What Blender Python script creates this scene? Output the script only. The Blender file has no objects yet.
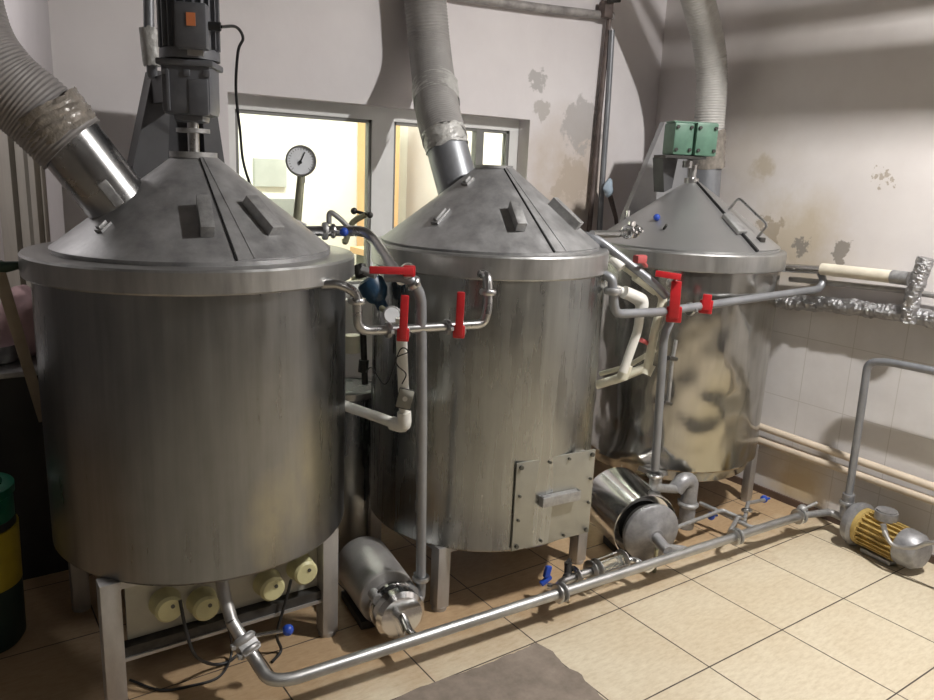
import bpy, bmesh, math, random
from mathutils import Vector, Matrix, noise
random.seed(7)
C = bpy.context.scene.collection
PI = math.pi
V3 = Vector

# ------------------------------------------------------------------ camera
FPX, PITCH, ROLL, YAW = 774.44, 0.22992, -0.044225, 0.61957
CAM = V3((-1.967, -1.326, 1.540))
_c, _s = math.cos(YAW), math.sin(YAW)
def w2r(v): return V3((v[0]*_c+v[1]*_s, -v[0]*_s+v[1]*_c, v[2]))
_cp, _sp = math.cos(PITCH), math.sin(PITCH)
FW = w2r((0, _cp, -_sp)); R0 = w2r((1, 0, 0)); U0 = w2r((0, _sp, _cp))
_cr, _sr = math.cos(ROLL), math.sin(ROLL)
RT = R0*_cr-U0*_sr; UP = R0*_sr+U0*_cr
cam_d = bpy.data.cameras.new('camera'); cam = bpy.data.objects.new('camera', cam_d); C.objects.link(cam)
M = Matrix.Identity(4)
for i in range(3):
    M[i][0] = RT[i]; M[i][1] = UP[i]; M[i][2] = -FW[i]; M[i][3] = CAM[i]
cam.matrix_world = M
cam_d.sensor_width = 36; cam_d.sensor_fit = 'HORIZONTAL'; cam_d.lens = FPX*36/934
cam_d.clip_start = .02
bpy.context.scene.camera = cam

def ray(x, y): return FW+RT*((x-467)/FPX)-UP*((y-350)/FPX)
def P(px, py, X=None, Y=None, Z=None):
    """survey point: where the sight line meets the plane X=, Y= or Z="""
    d = ray(px, py)
    ax, val = (0, X) if X is not None else ((1, Y) if Y is not None else (2, Z))
    return CAM+d*((val-CAM[ax])/d[ax])
def hit(px, py, c, r):
    d = ray(px, py); ox, oy = CAM.x-c[0], CAM.y-c[1]
    a = d.x**2+d.y**2; b = ox*d.x+oy*d.y; cc = ox*ox+oy*oy-r*r
    t = (-b-math.sqrt(max(b*b-a*cc, 0)))/a
    return CAM+d*t

# ------------------------------------------------------------------ materials
MATS = {}
def nmat(name):
    m = bpy.data.materials.new(name); m.use_nodes = True
    nt = m.node_tree; b = nt.nodes['Principled BSDF']; MATS[name] = m
    return m, nt, b
def N(nt, t, **kw):
    n = nt.nodes.new(t)
    for k, v in kw.items():
        if k in n.inputs.keys() if hasattr(n.inputs, 'keys') else False: n.inputs[k].default_value = v
        else: setattr(n, k, v)
    return n
def ramp(nt, src, stops):
    r = nt.nodes.new('ShaderNodeValToRGB'); e = r.color_ramp.elements
    while len(e) < len(stops): e.new(.5)
    for i, (p, c) in enumerate(stops):
        e[i].position = p; e[i].color = c if len(c) == 4 else (*c, 1)
    nt.links.new(src, r.inputs[0]); return r
def coords(nt, scale=(1, 1, 1), loc=(0, 0, 0)):
    tc = nt.nodes.new('ShaderNodeNewGeometry'); mp = nt.nodes.new('ShaderNodeMapping')
    mp.inputs['Scale'].default_value = scale; mp.inputs['Location'].default_value = loc
    nt.links.new(tc.outputs['Position'], mp.inputs['Vector']); return mp.outputs[0]
def noise_n(nt, vec, scale, detail=4, rough=.6):
    n = nt.nodes.new('ShaderNodeTexNoise'); n.inputs['Scale'].default_value = scale
    n.inputs['Detail'].default_value = detail; n.inputs['Roughness'].default_value = rough
    nt.links.new(vec, n.inputs['Vector']); return n.outputs[0]
def bump(nt, b, h, strength, dist=.01):
    bn = nt.nodes.new('ShaderNodeBump'); bn.inputs['Strength'].default_value = strength
    bn.inputs['Distance'].default_value = dist
    nt.links.new(h, bn.inputs['Height']); nt.links.new(bn.outputs[0], b.inputs['Normal'])
def metal(name, col, r0, r1, metallic=1., streak=(9, 9, 1.2), ns=3., bstr=.12, var=.18):
    m, nt, b = nmat(name)
    v = coords(nt, streak); n = noise_n(nt, v, ns, 6, .65)
    lo = tuple(x*(1-var) for x in col); hi = tuple(min(1, x*(1+var)) for x in col)
    rc = ramp(nt, n, [(.3, lo), (.7, hi)]); nt.links.new(rc.outputs[0], b.inputs['Base Color'])
    rr = ramp(nt, n, [(.3, (r0,)*3), (.72, (r1,)*3)]); nt.links.new(rr.outputs[0], b.inputs['Roughness'])
    b.inputs['Metallic'].default_value = metallic
    n2 = noise_n(nt, coords(nt, streak), ns*5, 3, .6)
    bump(nt, b, n2, bstr, .004)
    return m
def plain(name, col, rough=.5, metallic=0., var=.1, ns=20., bstr=0., spec=.5):
    m, nt, b = nmat(name)
    n = noise_n(nt, coords(nt), ns, 4)
    lo = tuple(x*(1-var) for x in col); hi = tuple(min(1, x*(1+var)) for x in col)
    rc = ramp(nt, n, [(.3, lo), (.7, hi)]); nt.links.new(rc.outputs[0], b.inputs['Base Color'])
    b.inputs['Roughness'].default_value = rough; b.inputs['Metallic'].default_value = metallic
    b.inputs['Specular IOR Level'].default_value = spec
    if bstr: bump(nt, b, n, bstr)
    return m

def body_mat(name, col, dent=.0, r0=.28, r1=.46, yellow_patches=()):
    """brushed stainless sheet with streaks, yellowish patches and slow waviness"""
    m, nt, b = nmat(name)
    v = coords(nt, (14, 14, .9)); n = noise_n(nt, v, 2.2, 7, .6)
    big = noise_n(nt, coords(nt, (1, 1, .8), (3.1, 0, 0)), 3.4, 4, .6)
    mx = nt.nodes.new('ShaderNodeMath'); mx.operation = 'ADD'
    nt.links.new(n, mx.inputs[0]); nt.links.new(big, mx.inputs[1])
    hf = nt.nodes.new('ShaderNodeMath'); hf.operation = 'MULTIPLY'; hf.inputs[1].default_value = .5
    nt.links.new(mx.outputs[0], hf.inputs[0])
    rc = ramp(nt, hf.outputs[0], [(.36, tuple(x*.8 for x in col)), (.5, col), (.66, tuple(min(1, x*1.2) for x in col))])
    cout = rc.outputs[0]
    for (ctr, rad) in yellow_patches:
        cout = mixc(nt, soft(nt, coords(nt, (1, 1, .55), (0, 0, ctr[2]*.45)), ctr, rad, 5, .16, .36), cout, (.45, .42, .31), .6)  # yellowish noisy patches blended over the steel tone
    nt.links.new(cout, b.inputs['Base Color'])
    rr = ramp(nt, hf.outputs[0], [(.35, (r0,)*3), (.65, (r1,)*3)]); nt.links.new(rr.outputs[0], b.inputs['Roughness'])
    b.inputs['Metallic'].default_value = .95
    sc = nt.nodes.new('ShaderNodeMath'); sc.operation = 'MULTIPLY'; sc.inputs[1].default_value = 1.0
    wav = noise_n(nt, coords(nt, (1, 1, .55)), 3.0 if not dent else 4.5, 2, .45)
    b1 = nt.nodes.new('ShaderNodeBump'); b1.inputs['Strength'].default_value = .35+dent; b1.inputs['Distance'].default_value = .03
    nt.links.new(wav, b1.inputs['Height'])
    b2 = nt.nodes.new('ShaderNodeBump'); b2.inputs['Strength'].default_value = .12; b2.inputs['Distance'].default_value = .002
    nt.links.new(n, b2.inputs['Height']); nt.links.new(b1.outputs[0], b2.inputs['Normal'])
    nt.links.new(b2.outputs[0], b.inputs['Normal'])
    return m
metal('steel_rim', (.42, .42, .415), .30, .46, .85, (6, 6, 1), 3, .05)
metal('steel_lid', (.38, .38, .385), .34, .54, .62, (3, 3, 3), 5, .1, .25)
metal('steel_lid_bright', (.42, .42, .42), .32, .36, .72, (1, 1, 1), 2, .0, .06)
metal('steel_pipe', (.50, .50, .50), .24, .38, 1., (4, 4, 4), 4, .03, .1)
metal('steel_line', (.44, .44, .435), .36, .48, .9, (4, 4, 4), 4, .03, .1)
metal('steel_duct', (.40, .40, .40), .22, .34, 1., (3, 3, 3), 3, .03, .1)
metal('steel_polished', (.68, .68, .68), .1, .2, 1., (2, 2, 2), 3, .05, .08)
metal('steel_leg', (.42, .41, .40), .38, .6, .7, (5, 5, 2), 4, .1, .15)
metal('pipe_grey', (.27, .28, .30), .35, .5, .5, (4, 4, 3), 5, .05, .1)
metal('zinc_dull', (.36, .36, .36), .4, .6, .6, (5, 5, 5), 8, .2, .25)
metal('foil', (.42, .42, .43), .28, .48, 1., (14, 14, 14), 3, 1., .2)
plain('hose_shade', (.27, .255, .25), .55, 0, .15, 12)  # shade on the left hose is put into this darker grey
plain('hose_grey', (.32, .31, .30), .55, 0, .12, 12)
plain('hose_light', (.50, .49, .47), .5, 0, .12, 12)
plain('wrap_film', (.52, .50, .46), .18, 0, .3, 30, .8, .9)
plain('wrap_white', (.50, .495, .475), .3, 0, .15, 30, .8, .7)
plain('wrap_amber', (.26, .235, .205), .14, 0, .3, 26, .8, .9)
plain('motor_grey', (.13, .135, .15), .45, .1, .15, 18)
plain('stand_grey', (.10, .10, .105), .5, .3, .15, 7)
plain('stand_dark', (.045, .045, .05), .6, .1, .15, 7)
plain('stand_light', (.36, .36, .37), .5, .3, .1, 7)
plain('green_paint', (.10, .20, .145), .45, .0, .2, 14)
plain('red_plastic', (.50, .022, .028), .35, 0, .12, 30)
plain('blue_plastic', (.02, .07, .42), .35, 0, .1, 30)
plain('navy_paint', (.015, .05, .10), .4, 0, .2, 30)
plain('black_rubber', (.015, .015, .016), .5, 0, .2, 30)
plain('black_iron', (.05, .048, .045), .5, .4, .3, 30)
plain('pvc_cream', (.66, .64, .52), .38, 0, .06, 20)
plain('pvc_white', (.74, .73, .68), .35, 0, .05, 20)
plain('pipe_cream', (.62, .53, .42), .45, 0, .12, 9)
plain('insulation_cream', (.66, .61, .50), .7, 0, .15, 9, .2)
plain('cap_yellow', (.60, .57, .32), .4, 0, .08, 20)
plain('panel_grey', (.36, .35, .30), .4, .3, .1, 8)
plain('cover_plate', (.34, .335, .295), .42, .6, .1, 8)
plain('bolt_dark', (.10, .10, .09), .4, .7, .1, 20)
plain('pump_yellow', (.46, .33, .11), .5, .1, .25, 25)
plain('pump_grey', (.30, .30, .31), .45, .5, .25, 25)
plain('dial_white', (.86, .89, .93), .3, 0, .03, 20)
plain('stem_brass', (.42, .42, .30), .35, .7, .1, 20)
plain('frame_white', (.80, .80, .79), .4, 0, .05, 6)
plain('frame_beige', (.48, .45, .39), .45, 0, .08, 6)
plain('sash_grey', (.22, .22, .21), .45, .2, .1, 10)
plain('orange_sticker', (.72, .24, .10), .5, 0, .05, 20)
plain('bin_green', (.005, .10, .055), .4, 0, .1, 20)
plain('bin_yellow', (.34, .26, .015), .45, 0, .1, 20)
plain('bin_dark', (.006, .022, .018), .5, 0, .1, 20)
plain('cabinet_dark', (.022, .022, .022), .5, .2, .2, 8)
plain('cloth_pink', (.42, .28, .29), .9, 0, .1, 20)
plain('cloth_white', (.75, .72, .70), .9, 0, .05, 20)
plain('lath_beige', (.30, .255, .20), .6, 0, .1, 12)
plain('hose_green', (.02, .045, .03), .5, 0, .1, 20)
plain('rag_blue', (.42, .52, .62), .8, 0, .1, 20)
plain('room_wall', (.86, .87, .80), .8, 0, .04, 3)
plain('room_wood', (.68, .43, .22), .6, 0, .1, 5)
plain('room_grey', (.42, .44, .42), .6, 0, .1, 5)
plain('room_dark', (.14, .15, .12), .6, 0, .1, 5)
plain('pipe_brown', (.14, .11, .10), .55, .2, .35, 14)
plain('pipe_weathered', (.36, .34, .33), .55, .2, .35, 18)
plain('dark_wall', (.16, .15, .145), .8, 0, .15, 3)  # unseen walls toned dark so the steel mirrors a dim room
plain('plaster_ceiling', (.13, .125, .12), .9, 0, .05, 3)
plain('dark_gap', (.012, .012, .012), .8)
plain('skirting_brown', (.10, .065, .05), .6, 0, .3, 10)
plain('red_faded', (.45, .09, .09), .6, 0, .1, 12)

# glass for the hatch windows
m, nt, b = nmat('window_glass')
b.inputs['Base Color'].default_value = (.93, .97, .93, 1); b.inputs['Roughness'].default_value = .05
b.inputs['Transmission Weight'].default_value = 1.; b.inputs['IOR'].default_value = 1.1
m, nt, b = nmat('clear_glass')
b.inputs['Base Color'].default_value = (.9, .95, .9, 1); b.inputs['Roughness'].default_value = .05
b.inputs['Transmission Weight'].default_value = .9
# lamp tubes
m, nt, b = nmat('lamp_glow')
b.inputs['Emission Color'].default_value = (1, .96, .9, 1); b.inputs['Emission Strength'].default_value = 14

# floor tiles
m, nt, b = nmat('floor_tile')
br = nt.nodes.new('ShaderNodeTexBrick'); br.offset = 0; br.squash = 1
br.inputs['Scale'].default_value = 1; br.inputs['Brick Width'].default_value = .4; br.inputs['Row Height'].default_value = .4
br.inputs['Mortar Size'].default_value = .0028; br.inputs['Mortar Smooth'].default_value = .3
vec = coords(nt, (1, 1, 1), (4, 4, 0)); nt.links.new(vec, br.inputs['Vector'])
v2 = coords(nt, (4, 12, 1)); n = noise_n(nt, v2, 6, 8, .75)
rc = ramp(nt, n, [(.3, (.52, .44, .31)), (.5, (.62, .545, .41)), (.7, (.69, .625, .48))])
nb = noise_n(nt, coords(nt), 1.6, 4, .6)
dirt = ramp(nt, nb, [(.38, (.72, .62, .50)), (.58, (1, 1, 1))])
mul = nt.nodes.new('ShaderNodeMix'); mul.data_type = 'RGBA'; mul.blend_type = 'MULTIPLY'; mul.inputs[0].default_value = .35
nt.links.new(rc.outputs[0], mul.inputs[6]); nt.links.new(dirt.outputs[0], mul.inputs[7])
sy_f = nt.nodes.new('ShaderNodeSeparateXYZ'); nt.links.new(coords(nt), sy_f.inputs[0])
ny_ = nt.nodes.new('ShaderNodeMath'); ny_.operation = 'ADD'; nt.links.new(sy_f.outputs[1], ny_.inputs[0])
nn_ = nt.nodes.new('ShaderNodeMath'); nn_.operation = 'MULTIPLY'; nn_.inputs[1].default_value = .5
nt.links.new(noise_n(nt, coords(nt), 5, 6, .7), nn_.inputs[0]); nt.links.new(nn_.outputs[0], ny_.inputs[1])
grime = ramp(nt, ny_.outputs[0], [(.60, (1, 1, 1)), (.86, (.72, .58, .46))])
mg = nt.nodes.new('ShaderNodeMix'); mg.data_type = 'RGBA'; mg.blend_type = 'MULTIPLY'; mg.inputs[0].default_value = 1
nt.links.new(mul.outputs[2], mg.inputs[6]); nt.links.new(grime.outputs[0], mg.inputs[7])
nt.links.new(mg.outputs[2], br.inputs['Color1']); nt.links.new(mg.outputs[2], br.inputs['Color2'])
br.inputs['Mortar'].default_value = (.06, .045, .035, 1)
nt.links.new(br.outputs['Color'], b.inputs['Base Color'])
b.inputs['Roughness'].default_value = .5
inv = nt.nodes.new('ShaderNodeMath'); inv.operation = 'SUBTRACT'; inv.inputs[0].default_value = 1
nt.links.new(br.outputs['Fac'], inv.inputs[1]); bump(nt, b, inv.outputs[0], .5, .003)

def stain(nt, vec_out, centre, rad, nscale, thr):
    """mask: noisy blob around a centre; returns a 0..1 socket"""
    d = nt.nodes.new('ShaderNodeVectorMath'); d.operation = 'DISTANCE'; d.inputs[1].default_value = centre
    nt.links.new(vec_out, d.inputs[0])
    mr = nt.nodes.new('ShaderNodeMapRange'); mr.inputs[1].default_value = 0; mr.inputs[2].default_value = rad
    mr.inputs[3].default_value = 1; mr.inputs[4].default_value = 0; nt.links.new(d.outputs['Value'], mr.inputs[0])
    n = noise_n(nt, vec_out, nscale, 6, .65)
    a = nt.nodes.new('ShaderNodeMath'); a.operation = 'ADD'; nt.links.new(mr.outputs[0], a.inputs[0]); nt.links.new(n, a.inputs[1])
    r = ramp(nt, a.outputs[0], [(thr/2, (0, 0, 0)), (thr/2+.02, (1, 1, 1))])
    half = nt.nodes.new('ShaderNodeMath'); half.operation = 'MULTIPLY'; half.inputs[1].default_value = .5
    nt.links.new(a.outputs[0], half.inputs[0]); nt.links.new(half.outputs[0], r.inputs[0])
    return r.outputs[0]
def mixc(nt, fac, a, bcol, f=None):
    mx = nt.nodes.new('ShaderNodeMix'); mx.data_type = 'RGBA'
    if f is not None:
        q = nt.nodes.new('ShaderNodeMath'); q.operation = 'MULTIPLY'; q.inputs[1].default_value = f
        nt.links.new(fac, q.inputs[0]); fac = q.outputs[0]
    nt.links.new(fac, mx.inputs[0])
    if isinstance(a, tuple): mx.inputs[6].default_value = (*a, 1)
    else: nt.links.new(a, mx.inputs[6])
    if isinstance(bcol, tuple): mx.inputs[7].default_value = (*bcol, 1)
    else: nt.links.new(bcol, mx.inputs[7])
    return mx.outputs[2]
def soft(nt, vec_out, centre, rad, nscale, lo, hi):
    d = nt.nodes.new('ShaderNodeVectorMath'); d.operation = 'DISTANCE'; d.inputs[1].default_value = centre
    nt.links.new(vec_out, d.inputs[0])
    mr = nt.nodes.new('ShaderNodeMapRange'); mr.inputs[2].default_value = rad
    mr.inputs[3].default_value = 1; mr.inputs[4].default_value = 0; nt.links.new(d.outputs['Value'], mr.inputs[0])
    n = noise_n(nt, vec_out, nscale, 6, .65)
    a = nt.nodes.new('ShaderNodeMath'); a.operation = 'MULTIPLY'; nt.links.new(mr.outputs[0], a.inputs[0]); nt.links.new(n, a.inputs[1])
    return ramp(nt, a.outputs[0], [(lo, (0, 0, 0)), (hi, (1, 1, 1))]).outputs[0]

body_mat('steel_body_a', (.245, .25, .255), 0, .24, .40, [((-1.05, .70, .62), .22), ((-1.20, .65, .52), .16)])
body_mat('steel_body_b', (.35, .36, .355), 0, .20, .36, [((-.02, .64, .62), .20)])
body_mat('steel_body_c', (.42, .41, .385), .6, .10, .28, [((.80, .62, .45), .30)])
# back wall plaster
m, nt, b = nmat('plaster_back')
vec = coords(nt); n = noise_n(nt, vec, 2.2, 5, .6)
base = ramp(nt, n, [(.3, (.74, .70, .71)), (.7, (.82, .785, .79))]).outputs[0]
base = mixc(nt, soft(nt, vec, (.80, 1.73, 1.45), .60, 3.5, .12, .40), base, (.57, .47, .37), .75)
base = mixc(nt, soft(nt, vec, (.88, 1.73, 1.78), .34, 9, .30, .34), base, (.44, .42, .41), .7)
base = mixc(nt, soft(nt, vec, (.56, 1.73, 1.97), .15, 18, .31, .35), base, (.40, .385, .375), .7)
base = mixc(nt, soft(nt, vec, (.60, 1.73, 1.83), .14, 18, .33, .37), base, (.46, .43, .40), .7)
base = mixc(nt, soft(nt, vec, (.85, 1.73, 1.50), .40, 12, .33, .37), base, (.50, .42, .34), .6)
nt.links.new(base, b.inputs['Base Color']); b.inputs['Roughness'].default_value = .75
bump(nt, b, noise_n(nt, vec, 25, 4), .08)

# right wall: tiled below, plaster above
m, nt, b = nmat('plaster_right')
vec = coords(nt); n = noise_n(nt, vec, 2.4, 5, .6)
base = ramp(nt, n, [(.3, (.68, .635, .62)), (.7, (.77, .735, .72))]).outputs[0]
base = mixc(nt, soft(nt, vec, (1.42, .80, 1.25), .42, 5.0, .12, .42), base, (.56, .47, .33), .75)
base = mixc(nt, soft(nt, vec, (1.42, 1.1, 1.62), .45, 5.0, .14, .42), base, (.58, .51, .42), .4)
base = mixc(nt, soft(nt, vec, (1.42, .565, 1.255), .15, 22, .33, .36), base, (.28, .255, .225), .9)
base = mixc(nt, soft(nt, vec, (1.42, .76, 1.25), .14, 22, .36, .39), base, (.28, .255, .225), .9)
base = mixc(nt, soft(nt, vec, (1.42, .95, 1.30), .22, 16, .32, .35), base, (.42, .35, .26), .8)
base = mixc(nt, soft(nt, vec, (1.42, .42, 1.58), .24, 30, .44, .47), base, (.40, .34, .27), .8)
base = mixc(nt, soft(nt, vec, (1.42, 1.02, 1.60), .16, 12, .25, .40), base, (.48, .40, .28), .6)
br = nt.nodes.new('ShaderNodeTexBrick'); br.offset = 0
br.inputs['Scale'].default_value = 1; br.inputs['Brick Width'].default_value = .22; br.inputs['Row Height'].default_value = .31
br.inputs['Mortar Size'].default_value = .0022; br.inputs['Mortar Smooth'].default_value = .2
sx = nt.nodes.new('ShaderNodeSeparateXYZ'); nt.links.new(vec, sx.inputs[0])
cx = nt.nodes.new('ShaderNodeCombineXYZ'); nt.links.new(sx.outputs[1], cx.inputs[0])
za = nt.nodes.new('ShaderNodeMath'); za.operation = 'ADD'; za.inputs[1].default_value = .10
nt.links.new(sx.outputs[2], za.inputs[0]); nt.links.new(za.outputs[0], cx.inputs[1]); nt.links.new(cx.outputs[0], br.inputs['Vector'])
tcol = ramp(nt, noise_n(nt, vec, 5, 4), [(.3, (.64, .62, .615)), (.7, (.73, .715, .715))]).outputs[0]
nt.links.new(tcol, br.inputs['Color1']); nt.links.new(tcol, br.inputs['Color2']); br.inputs['Mortar'].default_value = (.56, .54, .52, 1)
tl = mixc(nt, soft(nt, vec, (1.42, .62, .14), .26, 4, .1, .4), br.outputs['Color'], (.55, .44, .26), .85)
gt = nt.nodes.new('ShaderNodeMath'); gt.operation = 'GREATER_THAN'; gt.inputs[1].default_value = 1.0
nt.links.new(sx.outputs[2], gt.inputs[0])
col = mixc(nt, gt.outputs[0], tl, base)
nt.links.new(col, b.inputs['Base Color'])
rg = nt.nodes.new('ShaderNodeMapRange'); rg.inputs[3].default_value = .3; rg.inputs[4].default_value = .75
nt.links.new(gt.outputs[0], rg.inputs[0]); nt.links.new(rg.outputs[0], b.inputs['Roughness'])
bump(nt, b, noise_n(nt, vec, 25, 4), .06)

m, nt, b = nmat('cement')
n = noise_n(nt, coords(nt), 9, 8, .7)
rc = ramp(nt, n, [(.3, (.16, .13, .105)), (.7, (.30, .25, .205))]); nt.links.new(rc.outputs[0], b.inputs['Base Color'])
b.inputs['Roughness'].default_value = .8; bump(nt, b, n, .4)

# ------------------------------------------------------------------ mesh helpers
def frame_of(d):
    d = d.normalized(); a = V3((0, 0, 1)) if abs(d.z) < .9 else V3((1, 0, 0))
    u = d.cross(a).normalized(); v = d.cross(u).normalized(); return u, v
def fillet(pts, r, n=7):
    pts = [V3(p) for p in pts]; out = [pts[0]]
    for i in range(1, len(pts)-1):
        a, b, c = pts[i-1], pts[i], pts[i+1]
        d1 = (a-b); d2 = (c-b); l = min(r, d1.length*.48, d2.length*.48)
        p0 = b+d1.normalized()*l; p1 = b+d2.normalized()*l
        for k in range(n+1):
            t = k/n; out.append(p0*(1-t)**2+b*2*t*(1-t)+p1*t*t)
    out.append(pts[-1]); return out
def spline(pts, n=12):
    pts = [V3(p) for p in pts]; q = [pts[0]*2-pts[1]]+pts+[pts[-1]*2-pts[-2]]; out = []
    for i in range(1, len(q)-2):
        a, b, c, d = q[i-1:i+3]
        for k in range(n):
            t = k/n
            out.append(.5*((2*b)+(c-a)*t+(2*a-5*b+4*c-d)*t*t+(3*b-a-3*c+d)*t**3))
    out.append(pts[-1]); return out
class MB:
    def __init__(s): s.bm = bmesh.new()
    def _ring(s, c, u, v, r, n): return [s.bm.verts.new(c+u*(r*math.cos(2*PI*k/n))+v*(r*math.sin(2*PI*k/n))) for k in range(n)]
    def _skin(s, a, b):
        n = len(a)
        for k in range(n): s.bm.faces.new((a[k], a[(k+1) % n], b[(k+1) % n], b[k]))
    def tube(s, pts, r, n=14, caps=True):
        pts = [V3(p) for p in pts]; rs = r if isinstance(r, (list, tuple)) else [r]*len(pts)
        d = (pts[1]-pts[0]).normalized(); u, v = frame_of(d); rings = []
        for i, p in enumerate(pts):
            if i == 0: t = pts[1]-pts[0]
            elif i == len(pts)-1: t = pts[-1]-pts[-2]
            else: t = (pts[i+1]-pts[i]).normalized()+(pts[i]-pts[i-1]).normalized()
            if t.length < 1e-9: t = d
            t.normalize(); u = (u-t*u.dot(t)).normalized(); v = t.cross(u)
            rings.append(s._ring(p, u, v, rs[i], n)); d = t
        for a, b in zip(rings, rings[1:]): s._skin(a, b)
        if caps: s.bm.faces.new(rings[0][::-1]); s.bm.faces.new(rings[-1])
        return s
    def cyl(s, a, b, r, r2=None, n=20): return s.tube([a, b], [r, r if r2 is None else r2], n)
    def pipe(s, pts, r, bend=.03, n=14): return s.tube(fillet(pts, bend), r, n)
    def lathe(s, c, prof, n=48, axis=(0, 0, 1), a0=0, a1=2*PI, closed=True):
        """prof: list of (radius, height) along axis"""
        ax = V3(axis).normalized(); u, v = frame_of(ax) if abs(ax.z) < .99 else (V3((1, 0, 0)), V3((0, 1, 0)))
        c = V3(c); full = abs(a1-a0-2*PI) < 1e-6; m = n if full else n+1; rings = []
        for r, h in prof:
            if r < 1e-6 and full: rings.append([s.bm.verts.new(c+ax*h)]); continue
            rings.append([s.bm.verts.new(c+ax*h+u*(r*math.cos(a0+(a1-a0)*k/n))+v*(r*math.sin(a0+(a1-a0)*k/n))) for k in range(m)])
        for a, b in zip(rings, rings[1:]):
            rng = range(n)
            for k in rng:
                k2 = (k+1) % m if full else k+1
                if len(a) == 1 and len(b) == 1: continue
                if len(a) == 1: f = (a[0], b[k2], b[k])
                elif len(b) == 1: f = (a[k], a[k2], b[0])
                else: f = (a[k], a[k2], b[k2], b[k])
                s.bm.faces.new(f)
        return s
    def box(s, c, size, R=None, bev=0.):
        r = bmesh.ops.create_cube(s.bm, size=1); vs = r['verts']
        for v in vs:
            v.co = V3((v.co.x*size[0], v.co.y*size[1], v.co.z*size[2]))
        if bev:
            es = list({e for v in vs for e in v.link_edges})
            rr = bmesh.ops.bevel(s.bm, geom=es, offset=bev, segments=2, affect='EDGES', profile=.6)
            vs = list({v for f in rr['faces'] for v in f.verts}|{v for v in vs if v.is_valid})
        for v in vs:
            if R is not None: v.co = R @ v.co
            v.co += V3(c)
        return s
    def bb(s, lo, hi, bev=0.):
        lo, hi = V3(lo), V3(hi); return s.box((lo+hi)/2, hi-lo, None, bev)
    def prism(s, pts, off):
        """closed outline (3D points) extruded by off"""
        off = V3(off); a = [s.bm.verts.new(V3(p)) for p in pts]; b = [s.bm.verts.new(V3(p)+off) for p in pts]
        s.bm.faces.new(a[::-1]); s.bm.faces.new(b); s._skin(a, b); return s
    def sphere(s, c, r, n=16, sc=(1, 1, 1)):
        rr = bmesh.ops.create_uvsphere(s.bm, u_segments=n, v_segments=n//2, radius=r)
        for v in rr['verts']: v.co = V3((v.co.x*sc[0], v.co.y*sc[1], v.co.z*sc[2]))+V3(c)
        return s
    def build(s, name, mat, parent=None, ang=35):
        bm = s.bm; bmesh.ops.recalc_face_normals(bm, faces=bm.faces)
        for f in bm.faces: f.smooth = True
        for e in bm.edges:
            if len(e.link_faces) == 2 and e.calc_face_angle(0) > math.radians(ang): e.smooth = False
        if parent is not None: org = WL[parent.name]
        else:
            xs = [v.co for v in bm.verts]
            org = V3(((min(v.x for v in xs)+max(v.x for v in xs))/2, (min(v.y for v in xs)+max(v.y for v in xs))/2, min(v.z for v in xs)))
        for v in bm.verts: v.co -= org
        me = bpy.data.meshes.new(name); bm.to_mesh(me); bm.free()
        me.materials.append(MATS[mat]); o = bpy.data.objects.new(name, me); C.objects.link(o)
        if parent is not None: o.parent = parent
        else: o.location = org
        WL[o.name] = org.copy() if isinstance(org, Vector) else org
        return o
WL = {}
def tag(o, label, cat, group=None, kind=None):
    o['label'] = label; o['category'] = cat
    if group: o['group'] = group
    if kind: o['kind'] = kind
    return o
def thing(name, loc, label, cat, group=None):
    o = bpy.data.objects.new(name, None); C.objects.link(o); o.location = V3(loc); o.empty_display_size = .05
    WL[o.name] = V3(loc); return tag(o, label, cat, group)
def struct(mb, name, mat, parent=None):
    o = mb.build(name, mat, parent)
    if parent is None: o['kind'] = 'structure'
    return o
def copy_tree(o, off, parent=None):
    c = o.copy(); C.objects.link(c)
    if parent is None: c.location = o.location+V3(off); 
    else: c.parent = parent
    WL[c.name] = WL[o.name]+V3(off)
    for ch in list(o.children): copy_tree(ch, off, c)
    return c
def axes(z, x):
    """rotation whose local z -> z, local x -> x"""
    z = V3(z).normalized(); x = V3(x); x = (x-z*x.dot(z)).normalized(); y = z.cross(x)
    m = Matrix((x, y, z)).transposed(); return m

# ------------------------------------------------------------------ setting
RX, BY, LX, FY, CZ = 1.42, 1.73, -3.6, -3.6, 3.15      # right, back, left, front, ceiling
CX = -1.545                                           # outer corner of the back wall
struct(MB().bb((LX-.1, FY-.1, -.1), (RX+.2, 4.6, 0)), 'floor', 'floor_tile')
struct(MB().bb((RX, FY, 0), (RX+.15, 4.5, CZ)), 'wall_right', 'plaster_right')
WX0, WX1, WZ0, WZ1 = -.955, .53, .95, 1.785
mb = MB()
mb.bb((CX, BY, 0), (WX0, BY+.14, CZ)); mb.bb((WX1, BY, 0), (RX, BY+.14, CZ))
mb.bb((WX0, BY, WZ1), (WX1, BY+.14, CZ)); mb.bb((WX0, BY, 0), (WX1, BY+.14, WZ0))
struct(mb, 'wall_back', 'plaster_back')
# return of the wall at the left corner and the passage beyond
struct(MB().bb((CX, BY+.14, 0), (CX+.12, 2.12, CZ)).bb((CX, 2.12, 1.70), (CX+.12, 3.6, CZ)), 'wall_return', 'plaster_back')
struct(MB().bb((LX, 3.6, 0), (CX+.12, 3.72, CZ)), 'wall_passage', 'plaster_back')
struct(MB().bb((LX-.1, FY, 0), (LX, 3.7, CZ)), 'wall_left', 'dark_wall')
struct(MB().bb((LX, FY-.1, 0), (RX, FY, CZ)), 'wall_front', 'dark_wall')
struct(MB().bb((LX-.1, FY-.1, CZ), (RX+.15, 4.6, CZ+.1)), 'ceiling', 'plaster_ceiling')
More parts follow.
